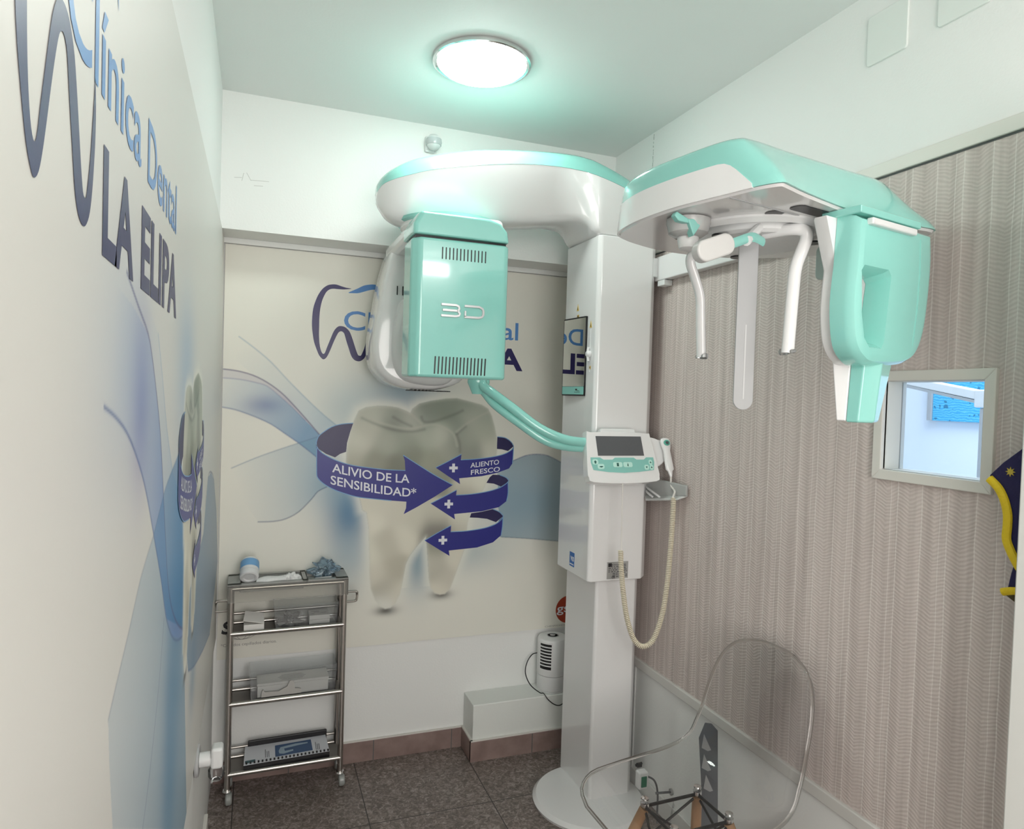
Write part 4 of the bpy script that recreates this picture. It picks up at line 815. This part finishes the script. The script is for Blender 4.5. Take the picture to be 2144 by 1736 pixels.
# ------------------------------------------------------------------ wall tray beside the column
wt = empty('accessory_tray', (1.50, -.5, 1.17), 'small grey accessory tray with curved slots, beside the column behind the hand switch cord', 'tray')
m = M(); m.loft([[(1.497, -.40, 1.150), (1.530, -.62, 1.178), (1.530, -.62, 1.215), (1.497, -.40, 1.222)], [(1.485, -.40, 1.150), (1.518, -.625, 1.178), (1.518, -.625, 1.215), (1.485, -.40, 1.222)]]); m.build('back_plate', mat('tray_grey', (.40, .41, .40), .4), wt, bevel=.004)
m = M(); m.loft([[(1.49, -.40, 1.150), (1.46, -.46, 1.138), (1.50, -.60, 1.160), (1.53, -.62, 1.176)], [(1.49, -.40, 1.158), (1.46, -.46, 1.146), (1.50, -.60, 1.168), (1.53, -.62, 1.184)]]); m.build('shelf', mat('tray_grey_light', (.52, .53, .52), .4), wt, bevel=.003)
m = M(); m.tube([(1.49, -.41, 1.185), (1.475, -.46, 1.18), (1.478, -.50, 1.168), (1.488, -.51, 1.158)], .004, 8, 4); m.tube([(1.49, -.41, 1.172), (1.468, -.46, 1.168), (1.47, -.49, 1.158)], .004, 8, 4); m.build('curved_rail', WHITE2, wt)
# ------------------------------------------------------------------ trolley
TC = Vector((.252, .075, 0)); ta = math.radians(1.0)
def tw(x, y, z): # local -> world
    return (TC.x+x*math.cos(ta)-y*math.sin(ta), TC.y+x*math.sin(ta)+y*math.cos(ta), z)
TX, TYd = .199, .062
tr = empty('utility_trolley', TC, 'slim steel trolley with three shelves and a frosted top tray, standing in the left corner', 'trolley')
def tbox(m, x0, x1, y0, y1, z0, z1):
    return m.add([tw(x, y, z) for z in (z0, z1) for y in (y0, y1) for x in (x0, x1)], [(0,2,3,1),(4,5,7,6),(0,1,5,4),(2,6,7,3),(0,4,6,2),(1,3,7,5)])
for sx, sy in ((-1, -1), (1, -1), (-1, 1), (1, 1)):
    m = M(); cyl(m, tw(sx*TX, sy*TYd, .045), tw(sx*TX, sy*TYd, .79), .0105, 18); lg = m.build('leg', STEEL, tr)
    m = M(); p = tw(sx*TX, sy*TYd, 0); m.lathe((p[0], p[1], 0), [(.004, .056), (.014, .055), (.016, .049), (.013, .044), (.005, .043)], 20); m.build('caster_stem', CHROME, lg)
    m = M(); m.lathe((p[0]+.006, p[1]-.006, .022), [(.003, -.012), (.018, -.011), (.022, -.007), (.022, .007), (.018, .011), (.003, .012)], 24, 'x'); m.build('caster', mat('caster_translucent', (.55, .58, .56), .2, trans=.5), lg)
for z in (.620, .364, .108):
    m = M(); tbox(m, -TX, TX, -TYd, TYd, z-.012, z-.004); sh_ = m.build('shelf', BROWNM, tr)
    m = M(); cyl(m, tw(-TX, -TYd-.003, z), tw(TX, -TYd-.003, z), .008, 14); m.build('front_rail', STEEL, sh_)
    m = M(); cyl(m, tw(-TX, TYd, z+.035), tw(TX, TYd, z+.035), .005, 12); cyl(m, tw(-TX, TYd, z), tw(TX, TYd, z), .007, 12); m.build('back_rail', STEEL, sh_)
m = M(); cyl(m, tw(-TX, -TYd-.003, .783), tw(TX, -TYd-.003, .783), .007); cyl(m, tw(-TX, TYd, .783), tw(TX, TYd, .783), .007)
for s in (-1, 1): cyl(m, tw(s*TX, -TYd, .783), tw(s*TX, TYd, .783), .006)
m.build('top_frame', STEEL, tr)
for s in (-1, 1):
    m = M(); m.tube([tw(s*TX, -TYd*.6, .735), tw(s*(TX+.045), -TYd*.6, .735), tw(s*(TX+.052), -TYd*.55, .725), tw(s*(TX+.058), TYd*.2, .69), tw(s*(TX+.050), TYd*.25, .682), tw(s*TX, TYd*.3, .682)], .005, 10, 4); m.build('side_handle', STEEL, tr)
# tray with wells
m = M()
tz0, tz1 = .735, .80
def quad(a, b_, c_, d2): m.add([tw(*a), tw(*b_), tw(*c_), tw(*d2)], [(0, 1, 2, 3)])
ex_, ey_ = TX+.012, TYd+.014
tbox(m, -ex_, ex_, -ey_, -ey_+.022, tz1-.004, tz1); tbox(m, -ex_, ex_, ey_-.022, ey_, tz1-.004, tz1); tbox(m, -ex_, -ex_+.045, -ey_, ey_, tz1-.004, tz1); tbox(m, ex_-.045, ex_, -ey_, ey_, tz1-.004, tz1); tbox(m, .045, .065, -ey_, ey_, tz1-.004, tz1)
sk2 = M()
for q_ in ((-ex_, ex_, -ey_, -ey_+.002), (-ex_, ex_, ey_-.002, ey_), (-ex_, -ex_+.002, -ey_, ey_), (ex_-.002, ex_, -ey_, ey_)): tbox(sk2, *q_, tz0, tz1-.004)
sk2.build('tray_skirt', SKIRT, tr, smooth=False)
tbox(m, -ex_+.04, .05, -ey_+.02, ey_-.02, tz1-.034, tz1-.031); tbox(m, .06, ex_-.04, -ey_+.02, ey_-.02, tz1-.022, tz1-.019)
for x0, x1, zz in ((-ex_+.042, .048, tz1-.032), (.062, ex_-.042, tz1-.020)):
    tbox(m, x0, x1, -ey_+.019, -ey_+.022, zz, tz1); tbox(m, x0, x1, ey_-.022, ey_-.019, zz, tz1); tbox(m, x0, x0+.003, -ey_+.02, ey_-.02, zz, tz1); tbox(m, x1-.003, x1, -ey_+.02, ey_-.02, zz, tz1)
m.build('top_tray', FROST, tr, smooth=False)
# things on the top tray
bt = empty('bottle', tw(-.135, -.02, tz1-.03), 'white lidded tub with blue label lying tilted on the left of the trolley tray', 'bottle')
bd = Vector((.02, .80, .60)).normalized(); b0 = Vector(tw(-.140, -.046, tz1+.016))
def lathe_dir(c, d, prof, n=28):
    prof = [(q_[0]*1.32, q_[1]*1.12) for q_ in prof]
    a = Vector((1, 0, 0)); a = (a-d*a.dot(d)).normalized(); b_ = d.cross(a)
    return M().loft([[c+d*h+(a*math.cos(2*PI*k/n)+b_*math.sin(2*PI*k/n))*r for k in range(n)] for r, h in prof])
lathe_dir(b0, bd, [(.014, .003), (.016, -.001), (.020, -.002), (.024, .0), (.025, .004), (.025, .016), (.0235, .018)]).build('lid', WHITE2, bt)
lathe_dir(b0, bd, [(.024, .018), (.0245, .021), (.0245, .062), (.022, .067), (.012, .068)]).build('tub', WHITE2, bt)
lathe_dir(b0, bd, [(.0250, .030), (.0252, .032), (.0252, .056), (.0250, .058)]).build('label', SKYB, bt)
m = M(); rings = []
for i in range(13):
    t_ = i/12; x = -.115+.155*t_; w_ = .011+.006*math.sin(PI*t_)+.004*math.sin(9*t_); rings.append([tw(x, -.035+math.cos(a)*w_*1.3, tz1-.004+.005*t_*2+math.sin(a)*w_*.85) for a in [2*PI*k/12 for k in range(12)]])
g1 = M().loft(rings[:9]); o = g1.build('gauze_roll', mat('gauze_white', (.80, .81, .80), .8, bump=(90, .3)), None, ang=60); tag(o, 'folded white gauze lying beside the tilted tub on the trolley tray', 'gauze')
def blob(c, r, seed, amp=.35, n=3, sq=(1, 1, 1), freq=30):
    bm = bmesh.new(); bmesh.ops.create_icosphere(bm, subdivisions=n, radius=1)
    vs = []
    for v in bm.verts:
        d = v.co.normalized(); k = 1+amp*noise.noise(d*2.2+Vector((seed, 0, 0)))*1.6+amp*.35*noise.noise(d*6+Vector((0, seed, 0)))
        vs.append((c[0]+d.x*k*r*sq[0], c[1]+d.y*k*r*sq[1], c[2]+d.z*k*r*sq[2]))
    m = M(); m.add(vs, [tuple(v.index for v in f.verts) for f in bm.faces]); bm.free(); return m
c = tw(.008, -.030, tz1-.002); o = blob(c, .022, 4, .5, 4, (1.25, .9, .85)).build('cotton_wad', mat('cotton_white', (.82, .83, .82), .85, bump=(120, .4)), None, ang=70); tag(o, 'crumpled white cotton wad at the middle of the trolley tray', 'cotton')
bg = blob(tw(.135, .018, tz1+.018), .034, 9, .6, 4, (1.25, .9, .85)); o = bg.build('plastic_bag', BAG, None, ang=12); tag(o, 'crumpled clear blue plastic bag on the right end of the trolley tray', 'bag')
for k, (y, ln_) in enumerate(((-.035, .045), (-.022, .05))):
    m = M(); cyl(m, tw(.095, y, tz1-.010), tw(.095+ln_*1.2, y+.004, tz1-.008), .0035, 10); o = m.build('applicator_stick', WHITE2, None); tag(o, 'white applicator stick lying on the right side of the trolley tray, '+('front one' if k == 0 else 'rear one'), 'stick', 'applicator sticks on the trolley tray')
# upper shelf items
def cbox(name, x0, x1, y0, y1, z0, z1, mt, label, cat, rot_=0, parent=None, group=None, bevel=.0015):
    m = M(); cx_, cy_ = (x0+x1)/2, (y0+y1)/2
    pts = []
    for z in (z0, z1):
        for y in (y0, y1):
            for x in (x0, x1):
                dx, dy = x-cx_, y-cy_; X_ = cx_+dx*math.cos(rot_)-dy*math.sin(rot_); Y_ = cy_+dx*math.sin(rot_)+dy*math.cos(rot_); pts.append(tw(X_, Y_, z))
    m.add(pts, [(0,2,3,1),(4,5,7,6),(0,1,5,4),(2,6,7,3),(0,4,6,2),(1,3,7,5)])
    o = m.build(name, mt, parent, bevel=bevel, seg=2)
    if label: tag(o, label, cat, group)
    return o
z = .617
ob_ = empty('card_box', tw(-.125, -.02, z), 'small white card box with lid flap ajar at the left of the upper trolley shelf', 'box')
cbox('box_body', -.155, -.085, -.052, .0, z, z+.027, PAPER, None, None, 0, ob_)
m = M(); m.add([tw(-.157, -.05, z+.042), tw(-.085, -.054, z+.028), tw(-.085, .0, z+.05), tw(-.15, .0, z+.062)], [(0, 1, 2, 3)]); m.add([tw(-.157, -.05, z+.044), tw(-.085, -.054, z+.030), tw(-.085, .0, z+.052), tw(-.15, .0, z+.064)], [(0, 1, 2, 3)])
m.f += [(0, 1, 5, 4), (1, 2, 6, 5), (2, 3, 7, 6), (3, 0, 4, 7)]; m.build('lid_flap', PAPER, ob_, smooth=False)
m = M()
for dx, dy in ((.0, .0), (.012, .006), (.004, .014)):
    a, b_ = -.12+dx, -.025+dy; zz = lambda x, y: z+.0455+(-.0075/.036)*(x+.12)*.9+(.024/.052)*(y+.026)
    m.add([tw(a, b_, zz(a, b_)), tw(a+.018, b_, zz(a+.018, b_)), tw(a+.018, b_+.005, zz(a+.018, b_+.005)), tw(a, b_+.005, zz(a, b_+.005))], [(0, 1, 2, 3)])
m.build('fine_print', PRINTG, ob_, smooth=False)
pbn = empty('plastic_bin', tw(.04, 0, z), 'low clear plastic bin on the upper trolley shelf', 'bin')
def bin_(root, x0, x1, y0, y1, z0, z1, flare=.008, th=.002):
    for nm, q in (('side', None),):
        m = M(); i = 0
        o_ = [(x0, y0), (x1, y0), (x1, y1), (x0, y1)]; t2 = [(x0-flare, y0-flare*.3), (x1+flare, y0-flare*.3), (x1+flare, y1+flare*.3), (x0-flare, y1+flare*.3)]
        cx_, cy_ = (x0+x1)/2, (y0+y1)/2; ins_ = lambda p: (p[0]+(th if p[0] < cx_ else -th), p[1]+(th if p[1] < cy_ else -th))
        R = [[tw(*p, z0) for p in o_], [tw(*p, z1) for p in t2], [tw(*ins_(p), z1) for p in t2], [tw(*ins_(p), z0+th) for p in o_]]
        m.loft(R); m.build('walls', CLEARP, root, smooth=False)
bin_(pbn, -.045, .175, -.045, .05, z, z+.085)
o = blob(tw(.005, -.012, z+.025), .024, 21, .6, 4, (1.5, .9, .9)).build('plastic_bag', clear('bag_clear_grey', (.85, .85, .84), .2, .35, (.6, .6, .58), .6), None, ang=15); tag(o, 'crumpled clear bag of small sachets in the middle of the upper trolley shelf', 'bag')
for k in range(2):
    o = cbox('card_box', .075, .15, -.038, .032, z+.004+k*.017, z+.0205+k*.017, PAPER, 'flat white printed box on the right of the upper trolley shelf, '+('bottom of the pair' if k == 0 else 'top of the pair'), 'box', 0, None, 'flat white boxes on the upper trolley shelf')
m = M()
for x, y, w_ in ((.085, .01, .03), (.095, -.002, .02), (.118, -.012, .022), (.083, -.02, .012)): tbox(m, x, x+w_, y, y+.004, z+.0376, z+.0380)
m.build('fine_print', PRINTG, o, smooth=False)
# middle shelf
z = .361
ab = empty('acrylic_bin', tw(.02, 0, z), 'clear acrylic bin with a notched front rim on the middle trolley shelf', 'bin')
bin_(ab, -.125, .175, -.052, .055, z, z+.105, .006)
m = M(); q = [(-.09, .0), (-.088, .02), (-.083, .028), (-.078, .018), (-.03, .016), (0, .03), (.008, .048), (.016, .052), (.024, .044), (.028, .02), (.05, .016), (.05, 0)]
m.loft([[tw(a, -.054, z+.012+b_) for a, b_ in q], [tw(a, -.057, z+.012+b_) for a, b_ in q]]); m.build('front_notch', mat('frosted_notch', (.45, .44, .42), .4), ab, smooth=False)
wbx = empty('long_card_box', tw(.02, 0, z), 'long white card box with printed lines on its lid, inside the acrylic bin', 'box')
cbox('box_body', -.103, .15, -.040, .045, z+.005, z+.046, PAPER, None, None, 0, wbx)
cbox('lid', -.105, .152, -.042, .047, z+.047, z+.056, PAPER, None, None, 0, wbx)
m = M()
for r in range(5):
    w_ = .10-.012*abs(2-r); tbox(m, .02-w_/2, .02+w_/2, -.022+r*.010, -.0185+r*.010, z+.0561, z+.0565)
m.build('fine_print', PRINTG, wbx, smooth=False)
# bottom shelf: bound manuals
z = .106
mn = empty('bound_manual', tw(0, 0, z), 'comb bound manual with a blue picture on its white cover, on the bottom trolley shelf', 'manual')
q0 = [(-.145, -.060), (.16, -.052), (.155, .05), (-.14, .045)]
def mslab(q, z0a, z1a, nm, mt, tilt=.045, par=mn):
    m = M(); f_ = lambda x, y, zz: tw(x, y, zz+tilt*(y+.06)*3.2)
    m.loft([[f_(a, b_, z0a) for a, b_ in q], [f_(a, b_, z1a) for a, b_ in q]]); return m.build(nm, mt, par, smooth=False)
mslab(q0, z, z+.024, 'pages', BLACK); mslab(q0, z+.0242, z+.0262, 'cover', mat('cover_white', (.60, .62, .66), .4))
mslab([(-.035, -.040), (.10, -.034), (.098, .032), (-.034, .026)], z+.0264, z+.0268, 'cover_picture', mat('picture_blue', s2l((60, 85, 120)), .4))
mslab([(-.02, -.025), (-.005, -.03), (.03, -.02), (.03, -.012), (0, -.015), (-.002, .0), (.05, .008), (.085, .012), (.085, .018), (.04, .02), (-.015, .01), (-.022, -.01)], z+.0270, z+.0273, 'cover_picture_machine', mat('picture_pale', s2l((150, 170, 185)), .4))
mslab([(-.14, -.052), (-.105, -.050), (-.105, -.036), (-.14, -.038)], z+.0264, z+.0268, 'cover_tab', mat('tab_teal', s2l((70, 100, 105)), .4))
for x in (-.070, .112):
    for k in range(3): mslab([(x+k*.006, -.035), (x+k*.006+.002, -.035), (x+k*.006+.002, .0+.012*(k == 0)), (x+k*.006, .0+.012*(k == 0))], z+.0264, z+.0267, 'fine_print', PRINTK)
for k in range(22):
    x = -.138+k*.0138; mslab([(x, -.0585+.0004*k*.6), (x+.006, -.0583+.0004*k*.6), (x+.006, -.050+.0004*k*.6), (x, -.0502+.0004*k*.6)], z+.0264, z+.030, 'comb_tooth', BLACK)
mn2 = empty('bound_manual', tw(.02, .05, z), 'second black comb bound manual, showing only its dark comb behind the white cover one', 'manual')
m = M(); q = [(-.13, .050), (.16, .056), (.16, .068), (-.13, .062)]; m.loft([[tw(a, b_*.86, z+.001) for a, b_ in q], [tw(a, b_*.86, z+.062) for a, b_ in q]]); m.build('comb_spine', BLACK, mn2, bevel=.003)
# ------------------------------------------------------------------ socket with plug on the left wall
sk_ = empty('wall_socket', (.0, -.62, .47), 'white wall socket with a plug-in night light low on the left wall, near the trolley', 'socket')
# ------------------------------------------------------------------ fan heater on ledge
fh = empty('fan_heater', (1.362, .098, ZS), 'small white cylindrical fan heater standing on the wall ledge behind the column', 'heater')
fc = (1.362, .098, 0)
M().lathe(fc, [(.058, ZS), (.062, ZS+.003), (.062, ZS+.008)], 40).build('foot', WHITE2, fh)
M().lathe(fc, [(.064, ZS+.010), (.065, ZS+.012), (.065, ZS+.072)], 40).build('base', WHITE2, fh)
M().lathe(fc, [(.0655, ZS+.074), (.066, ZS+.076), (.066, ZS+.222), (.062, ZS+.230), (.054, ZS+.233), (.01, ZS+.234)], 48).build('body', WHITE2, fh)
def fcy(r, a, z_): return (fc[0]+r*math.cos(a), fc[1]+r*math.sin(a), z_)
a0, a1 = math.radians(196), math.radians(243)
def arcpanel(m, r0, r1, a0, a1, z0, z1, n=8):
    rings = [[fcy(r0, a, z0), fcy(r1, a, z0), fcy(r1, a, z1), fcy(r0, a, z1)] for a in [a0+(a1-a0)*k/n for k in range(n+1)]]; m.loft(rings)
m = M(); arcpanel(m, .0655, .0672, a0, a1, ZS+.105, ZS+.215); m.build('grille_opening', BLACK, fh, smooth=False)
m = M()
arcpanel(m, .066, .0688, a0-.06, a0, ZS+.100, ZS+.220, 2); arcpanel(m, .066, .0688, a1, a1+.06, ZS+.100, ZS+.220, 2); arcpanel(m, .066, .0688, a0-.06, a1+.06, ZS+.215, ZS+.221); arcpanel(m, .066, .0688, a0-.06, a1+.06, ZS+.099, ZS+.105)
m.build('grille_frame', WHITE, fh)
for k in range(7):
    m = M(); arcpanel(m, .0665, .0682, a0, a1, ZS+.118+k*.0135, ZS+.123+k*.0135); m.build('grille_slat', WHITE2, fh)
m = M(); q = [(fc[0]+math.cos(a)*.026, fc[1]+math.sin(a)*.026) for a in [2*PI*k/32 for k in range(32)]]
m.lathe(fc, [(.026, ZS+.2345), (.026, ZS+.2355), (.022, ZS+.2355), (.022, ZS+.2345)], 32); m.lathe((fc[0], fc[1]+.004, 0), [(.012, ZS+.2345), (.012, ZS+.2352)], 20); m.build('top_emblem', GREYP, fh)
m = M(); m.tube([(1.318, .145, ZS+.145), (1.285, .14, ZS+.142), (1.255, .125, ZS+.115), (1.243, .11, ZS+.075), (1.255, .08, ZS+.035), (1.285, .045, ZS+.012), (1.30, .035, ZS+.010), (1.315, .022, ZS-.012), (1.345, .018, ZS-.036), (1.375, .02, ZS-.042), (1.41, .02, ZS-.015), (1.44, .03, ZS+.004)], .0022, 8, 6); m.build('power_cable', BLACK, fh)
# ------------------------------------------------------------------ acrylic chair
CH = Vector((1.205, -1.125, 0)); hx = Vector((-1, -.03, 0)).normalized(); hy = Vector((hx.y, -hx.x, 0))  # hy: far side
def cw(x, y, z_): p = CH+hx*x+hy*y; return Vector((p.x, p.y, z_))
ch = empty('transparent_chair', CH, 'clear acrylic shell chair on wooden dowel legs, in front of the papered wall', 'chair')
prof = [(.235,.424,.11,.0,.0),(.225,.435,.16,.0,.008),(.18,.446,.19,.0,.016),(.10,.442,.205,.0,.024),(.02,.436,.212,.0,.034),(-.06,.434,.212,.0,.044),(-.13,.440,.209,.01,.052),(-.19,.466,.204,.03,.052),(-.225,.515,.200,.045,.045),(-.245,.575,.196,.05,.022),(-.258,.640,.193,.05,.008),(-.270,.705,.186,.045,.0),(-.280,.755,.172,.038,.0),(-.288,.792,.148,.030,.0),(-.293,.815,.112,.020,.0),(-.296,.828,.060,.010,.0)]
rows = []
for x, z_, hw, fwd, lift in interp(prof, 3):
    row = []
    for k in range(25):
        t_ = -1+2*k/24; s = abs(t_)**2.4
        row.append(cw(x+fwd*s, hw*t_, z_+lift*s))
    rows.append(row)
m = M(); m.loft(rows, cap=False, closed=False)
shc = m.build('shell', ACRYL, ch, ang=180)
rimp = [r_[0] for r_ in rows] + rows[-1][1:-1] + [r_[-1] for r_ in reversed(rows)] + list(reversed(rows[0][1:-1]))
rimp = rimp + rimp[:2]
m = M(); m.tube(rimp, .0050, 10, 1); m.build('rim', RIMM, ch, ang=60)
for sx, sy in ((1, 1), (1, -1), (-1, 1), (-1, -1)):
    top = cw(sx*.085, sy*.065, .418); bot = cw(sx*.185-.01, sy*.205, 0.0); mid = top.lerp(bot, .5)
    m = M(); m.tube([top, top.lerp(bot, .3), mid, bot], lambda t_: .010+.006*math.sin(PI*min(1, t_*.9+.15))-.004*t_, 14, 4); lg = m.build('leg', WOOD, ch)
    m = M(); m.lathe(cw(sx*.085, sy*.065, 0), [(.003, .446), (.010, .445), (.011, .441), (.005, .440)], 18); m.lathe(cw(sx*.085, sy*.065, 0), [(.008, .433), (.012, .432), (.012, .424), (.008, .418)], 18); m.build('fixing_screw', CHROME, lg)
m = M()
for (ax, ay), (bx_, by_) in (((1, 1), (1, -1)), ((1, -1), (-1, -1)), ((-1, -1), (-1, 1)), ((-1, 1), (1, 1))):
    t0_, b0_ = cw(ax*.085, ay*.065, .418), cw(ax*.185-.01, ay*.205, 0); t1_, b1_ = cw(bx_*.085, by_*.065, .418), cw(bx_*.185-.01, by_*.205, 0)
    m.tube([t0_, t1_.lerp(b1_, .42)], .0035, 8, 1); m.tube([t1_, t0_.lerp(b0_, .42)], .0035, 8, 1); m.tube([t0_+Vector((0, 0, .004)), t1_+Vector((0, 0, .004))], .0045, 8, 1)
m.build('brace', BLACK, ch)
# grey strip with pale triangles standing behind the chair
gs_ = empty('grey_upright', (1.50, -.93, 0), 'dark grey upright plastic strip with pale pointed facets, seen through the clear chair', 'strip')
def oyp(px, py, D):
    d = fw + r2*((px-1072)/FPX) - u2*((py-868)/FPX); return Vector((.1281, -2.6085, 1.5)) + d*D
P_ = [(1463, 1545), (1476, 1513), (1490, 1515), (1503, 1530), (1503, 1660), (1503, 1842), (1462, 1842), (1468, 1640)]
D_ = 2.13
m = M(); m.loft([[oyp(a, b_, D_) for a, b_ in P_], [oyp(a, b_, D_+.012) for a, b_ in P_]]); m.build('strip_body', mat('slate_plastic', (.13, .14, .155), .3), gs_, bevel=.002)
for (a, b_) in ((1470, 1570), (1470, 1612), (1474, 1655)):
    m = M(); q = [(a+4, b_-33), (a+19, b_+1), (a+12, b_+3), (a-1, b_-4)]; m.loft([[oyp(u, v, D_-.003) for u, v in q], [oyp(u, v, D_-.0005) for u, v in q]]); m.build('facet', mat('facet_grey', (.42, .43, .44), .25), gs_, smooth=False)
# power switch box with cables on the column foot
sw = empty('power_switch', (1.49, -.30, .13), 'white power switch with dark green rocker and cables at the foot of the column', 'switch')
c_ = oyp(1344, 1633, 2.42); 
m = M(); m.box(c_.x-.018, c_.x+.020, c_.y-.012, c_.y+.018, c_.z-.030, c_.z+.032); m.build('housing', WHITE2, sw, bevel=.006)
m = M(); m.box(c_.x-.010, c_.x+.012, c_.y-.015, c_.y-.011, c_.z-.020, c_.z+.018); m.build('rocker', GREEN, sw, bevel=.002)
cb = M(); cb.tube([c_+Vector((.02, 0, .01)), c_+Vector((.045, -.01, -.005)), c_+Vector((.06, -.01, -.05)), c_+Vector((.055, -.02, -.12)), (c_.x+.05, c_.y-.03, .012)], .0035, 8, 5)
cb.tube([c_+Vector((.045, -.02, -.045)), c_+Vector((.075, -.03, -.042)), c_+Vector((.10, -.03, -.045))], .004, 8, 4); cb.build('cable', DARK, sw)
cb = M(); cb.lathe(c_+Vector((.11, -.03, -.045)), [(.004, -.012), (.011, -.010), (.012, .006), (.006, .014)], 16, 'x'); cb.tube([c_+Vector((.115, -.035, -.06)), c_+Vector((.10, -.05, -.085)), c_+Vector((.085, -.06, -.12)), (c_.x+.07, c_.y-.07, .01)], .0028, 8, 4); cb.build('plug', CLEARP, sw)
kb = M(); k0 = oyp(1338, 1602, 2.60); kb.lathe(k0, [(.003, -.010), (.009, -.008), (.009, .008), (.003, .010)], 14, 'x'); kb.tube([k0+Vector((-.015, 0, 0)), k0+Vector((.012, 0, .006))], .005, 8, 1); o = kb.build('clamp_knob', BLACK, None); tag(o, 'small black clamp knob low on the right side of the column', 'knob')
# ------------------------------------------------------------------ child's apron hanging at the right edge
apx = 1.47
ap = empty('kids_apron', (apx, -1.72, 1.35), 'navy star-patterned kids lead apron with yellow binding, hanging at the right edge', 'apron')
def oa(px, py, X=apx): return onx(px, py, X)
def apq(pts, dx0, dx1, nm, mt, **k):
    A_ = [oa(*p) for p in pts]; m = M(); m.loft([[p+Vector((dx0, 0, 0)) for p in A_], [p+Vector((dx1, 0, 0)) for p in A_]]); return m.build(nm, mt, ap, **k)
apq([(2070, 996), (2100, 968), (2144, 936), (2190, 905), (2190, 1212), (2141, 1212), (2137, 1195), (2126, 1182), (2114, 1150), (2108, 1130), (2108, 1100), (2112, 1075), (2106, 1050), (2092, 1020)], 0, .008, 'front_panel', NAVYC, bevel=.003)
tp = [(2073, 1002), (2092, 1022), (2104, 1046), (2111, 1075), (2111, 1100), (2109, 1128), (2116, 1150), (2128, 1175), (2141, 1195), (2175, 1230)]
m = M(); m.tube([oa(*p)+Vector((-.002, 0, 0)) for p in tp], .0085, 10, 4, ry=.006, up=(0, 1, 0)); m.build('binding', YEL, ap)
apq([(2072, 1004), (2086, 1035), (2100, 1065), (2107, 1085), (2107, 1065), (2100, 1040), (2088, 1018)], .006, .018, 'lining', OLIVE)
apq([(2118, 1176), (2110, 1200), (2102, 1234), (2190, 1236), (2190, 1195), (2150, 1205), (2132, 1190)], .008, .016, 'lower_panel', NAVYC, bevel=.003)
m = M(); m.tube([oa(2094, 1240)+Vector((.006, 0, 0)), oa(2115, 1238)+Vector((.005, 0, 0)), oa(2145, 1240)+Vector((.005, 0, 0)), oa(2190, 1242)+Vector((.005, 0, 0))], .0075, 10, 3, ry=.005, up=(0, 1, 0)); m.build('binding', YEL, ap)
apq([(2092, 1246), (2112, 1262), (2136, 1277), (2190, 1300), (2190, 1246)], .016, .024, 'lining', mat('dark_lining', (.09, .07, .03), .8))
st_ = oa(2116, 988); m = M(); q = []
for k in range(16):
    r = .0095 if k % 2 == 0 else .0045; q.append((st_.y+math.cos(2*PI*k/16)*r, st_.z+math.sin(2*PI*k/16)*r))
m.prism(q, 'x', apx-.0012, apx); m.build('star_print', mat('star_orange', (.55, .42, .06), .6), ap, smooth=False)
# ------------------------------------------------------------------ socket parts
c_ = onx(414, 1590, .0); sy_, sz_ = -.73, .555
for nm in ('wall_socket',):
    ORG_ = ORG[sk_.name]
def lsq(px, py, X): return onx(px, py, X)
s0 = onx(416, 1592, .002)
m = M(); m.lathe((-.006, s0.y, s0.z-.10+.10), [(.004, .0), (.040, .0), (.042, .004), (.040, .009), (.036, .0105), (.004, .008)], 36, 'x'); m.build('face_plate', GREYP, sk_)
m = M(); m.lathe((.0, s0.y, s0.z), [(.019, .004), (.019, .030), (.014, .034)], 24, 'x'); m.build('plug_neck', WHITE2, sk_)
m = M(); m.box(.032, .062, s0.y-.022, s0.y+.022, s0.z-.022, s0.z+.034); m.build('plug_body', WHITE2, sk_, bevel=.008)
m = M(); m.lathe((.046, s0.y, s0.z-.022), [(.015, 0), (.021, -.008), (.021, -.024), (.014, -.036), (.003, -.038)], 24, 'z'); m.build('night_light', CLEARP, sk_)
# ------------------------------------------------------------------ lights
def area(name, loc, rotv, sx, sy, power, col, shape='RECTANGLE'):
    d = bpy.data.lights.new(name, 'AREA'); d.shape = shape; d.size = sx; d.size_y = sy; d.energy = power; d.color = col
    o = bpy.data.objects.new(name, d); o.location = loc; o.rotation_euler = rotv; COL.objects.link(o); return o
area('doorway_daylight', (.55, -3.6, 1.45), (math.radians(90), 0, 0), 1.0, 1.6, 34, (1, .96, .93))
area('corridor_lamp', (1.30, -3.64, 2.44), (math.radians(90), 0, 0), .30, .085, 4, (1, .98, .96))
area('adjoining_room_light', (2.6, -1.2, 2.58), (0, 0, 0), 1.0, 1.5, 36, (.80, .90, 1))
w_ = bpy.data.worlds.new('world'); sc.world = w_; w_.use_nodes = True
w_.node_tree.nodes['Background'].inputs[0].default_value = (.9, .95, 1, 1); w_.node_tree.nodes['Background'].inputs[1].default_value = .3
vs = sc.view_settings; vs.view_transform = 'Standard'; vs.look = 'None'; vs.exposure = 0.0; vs.gamma = 1; vs.use_curve_mapping = False
sc.display_settings.display_device = 'sRGB'
sc.cycles.use_denoising = True; sc.cycles.max_bounces = 14; sc.cycles.transmission_bounces = 12; sc.cycles.diffuse_bounces = 6; sc.cycles.sample_clamp_indirect = 6; sc.cycles.caustics_refractive = False; sc.cycles.caustics_reflective = False
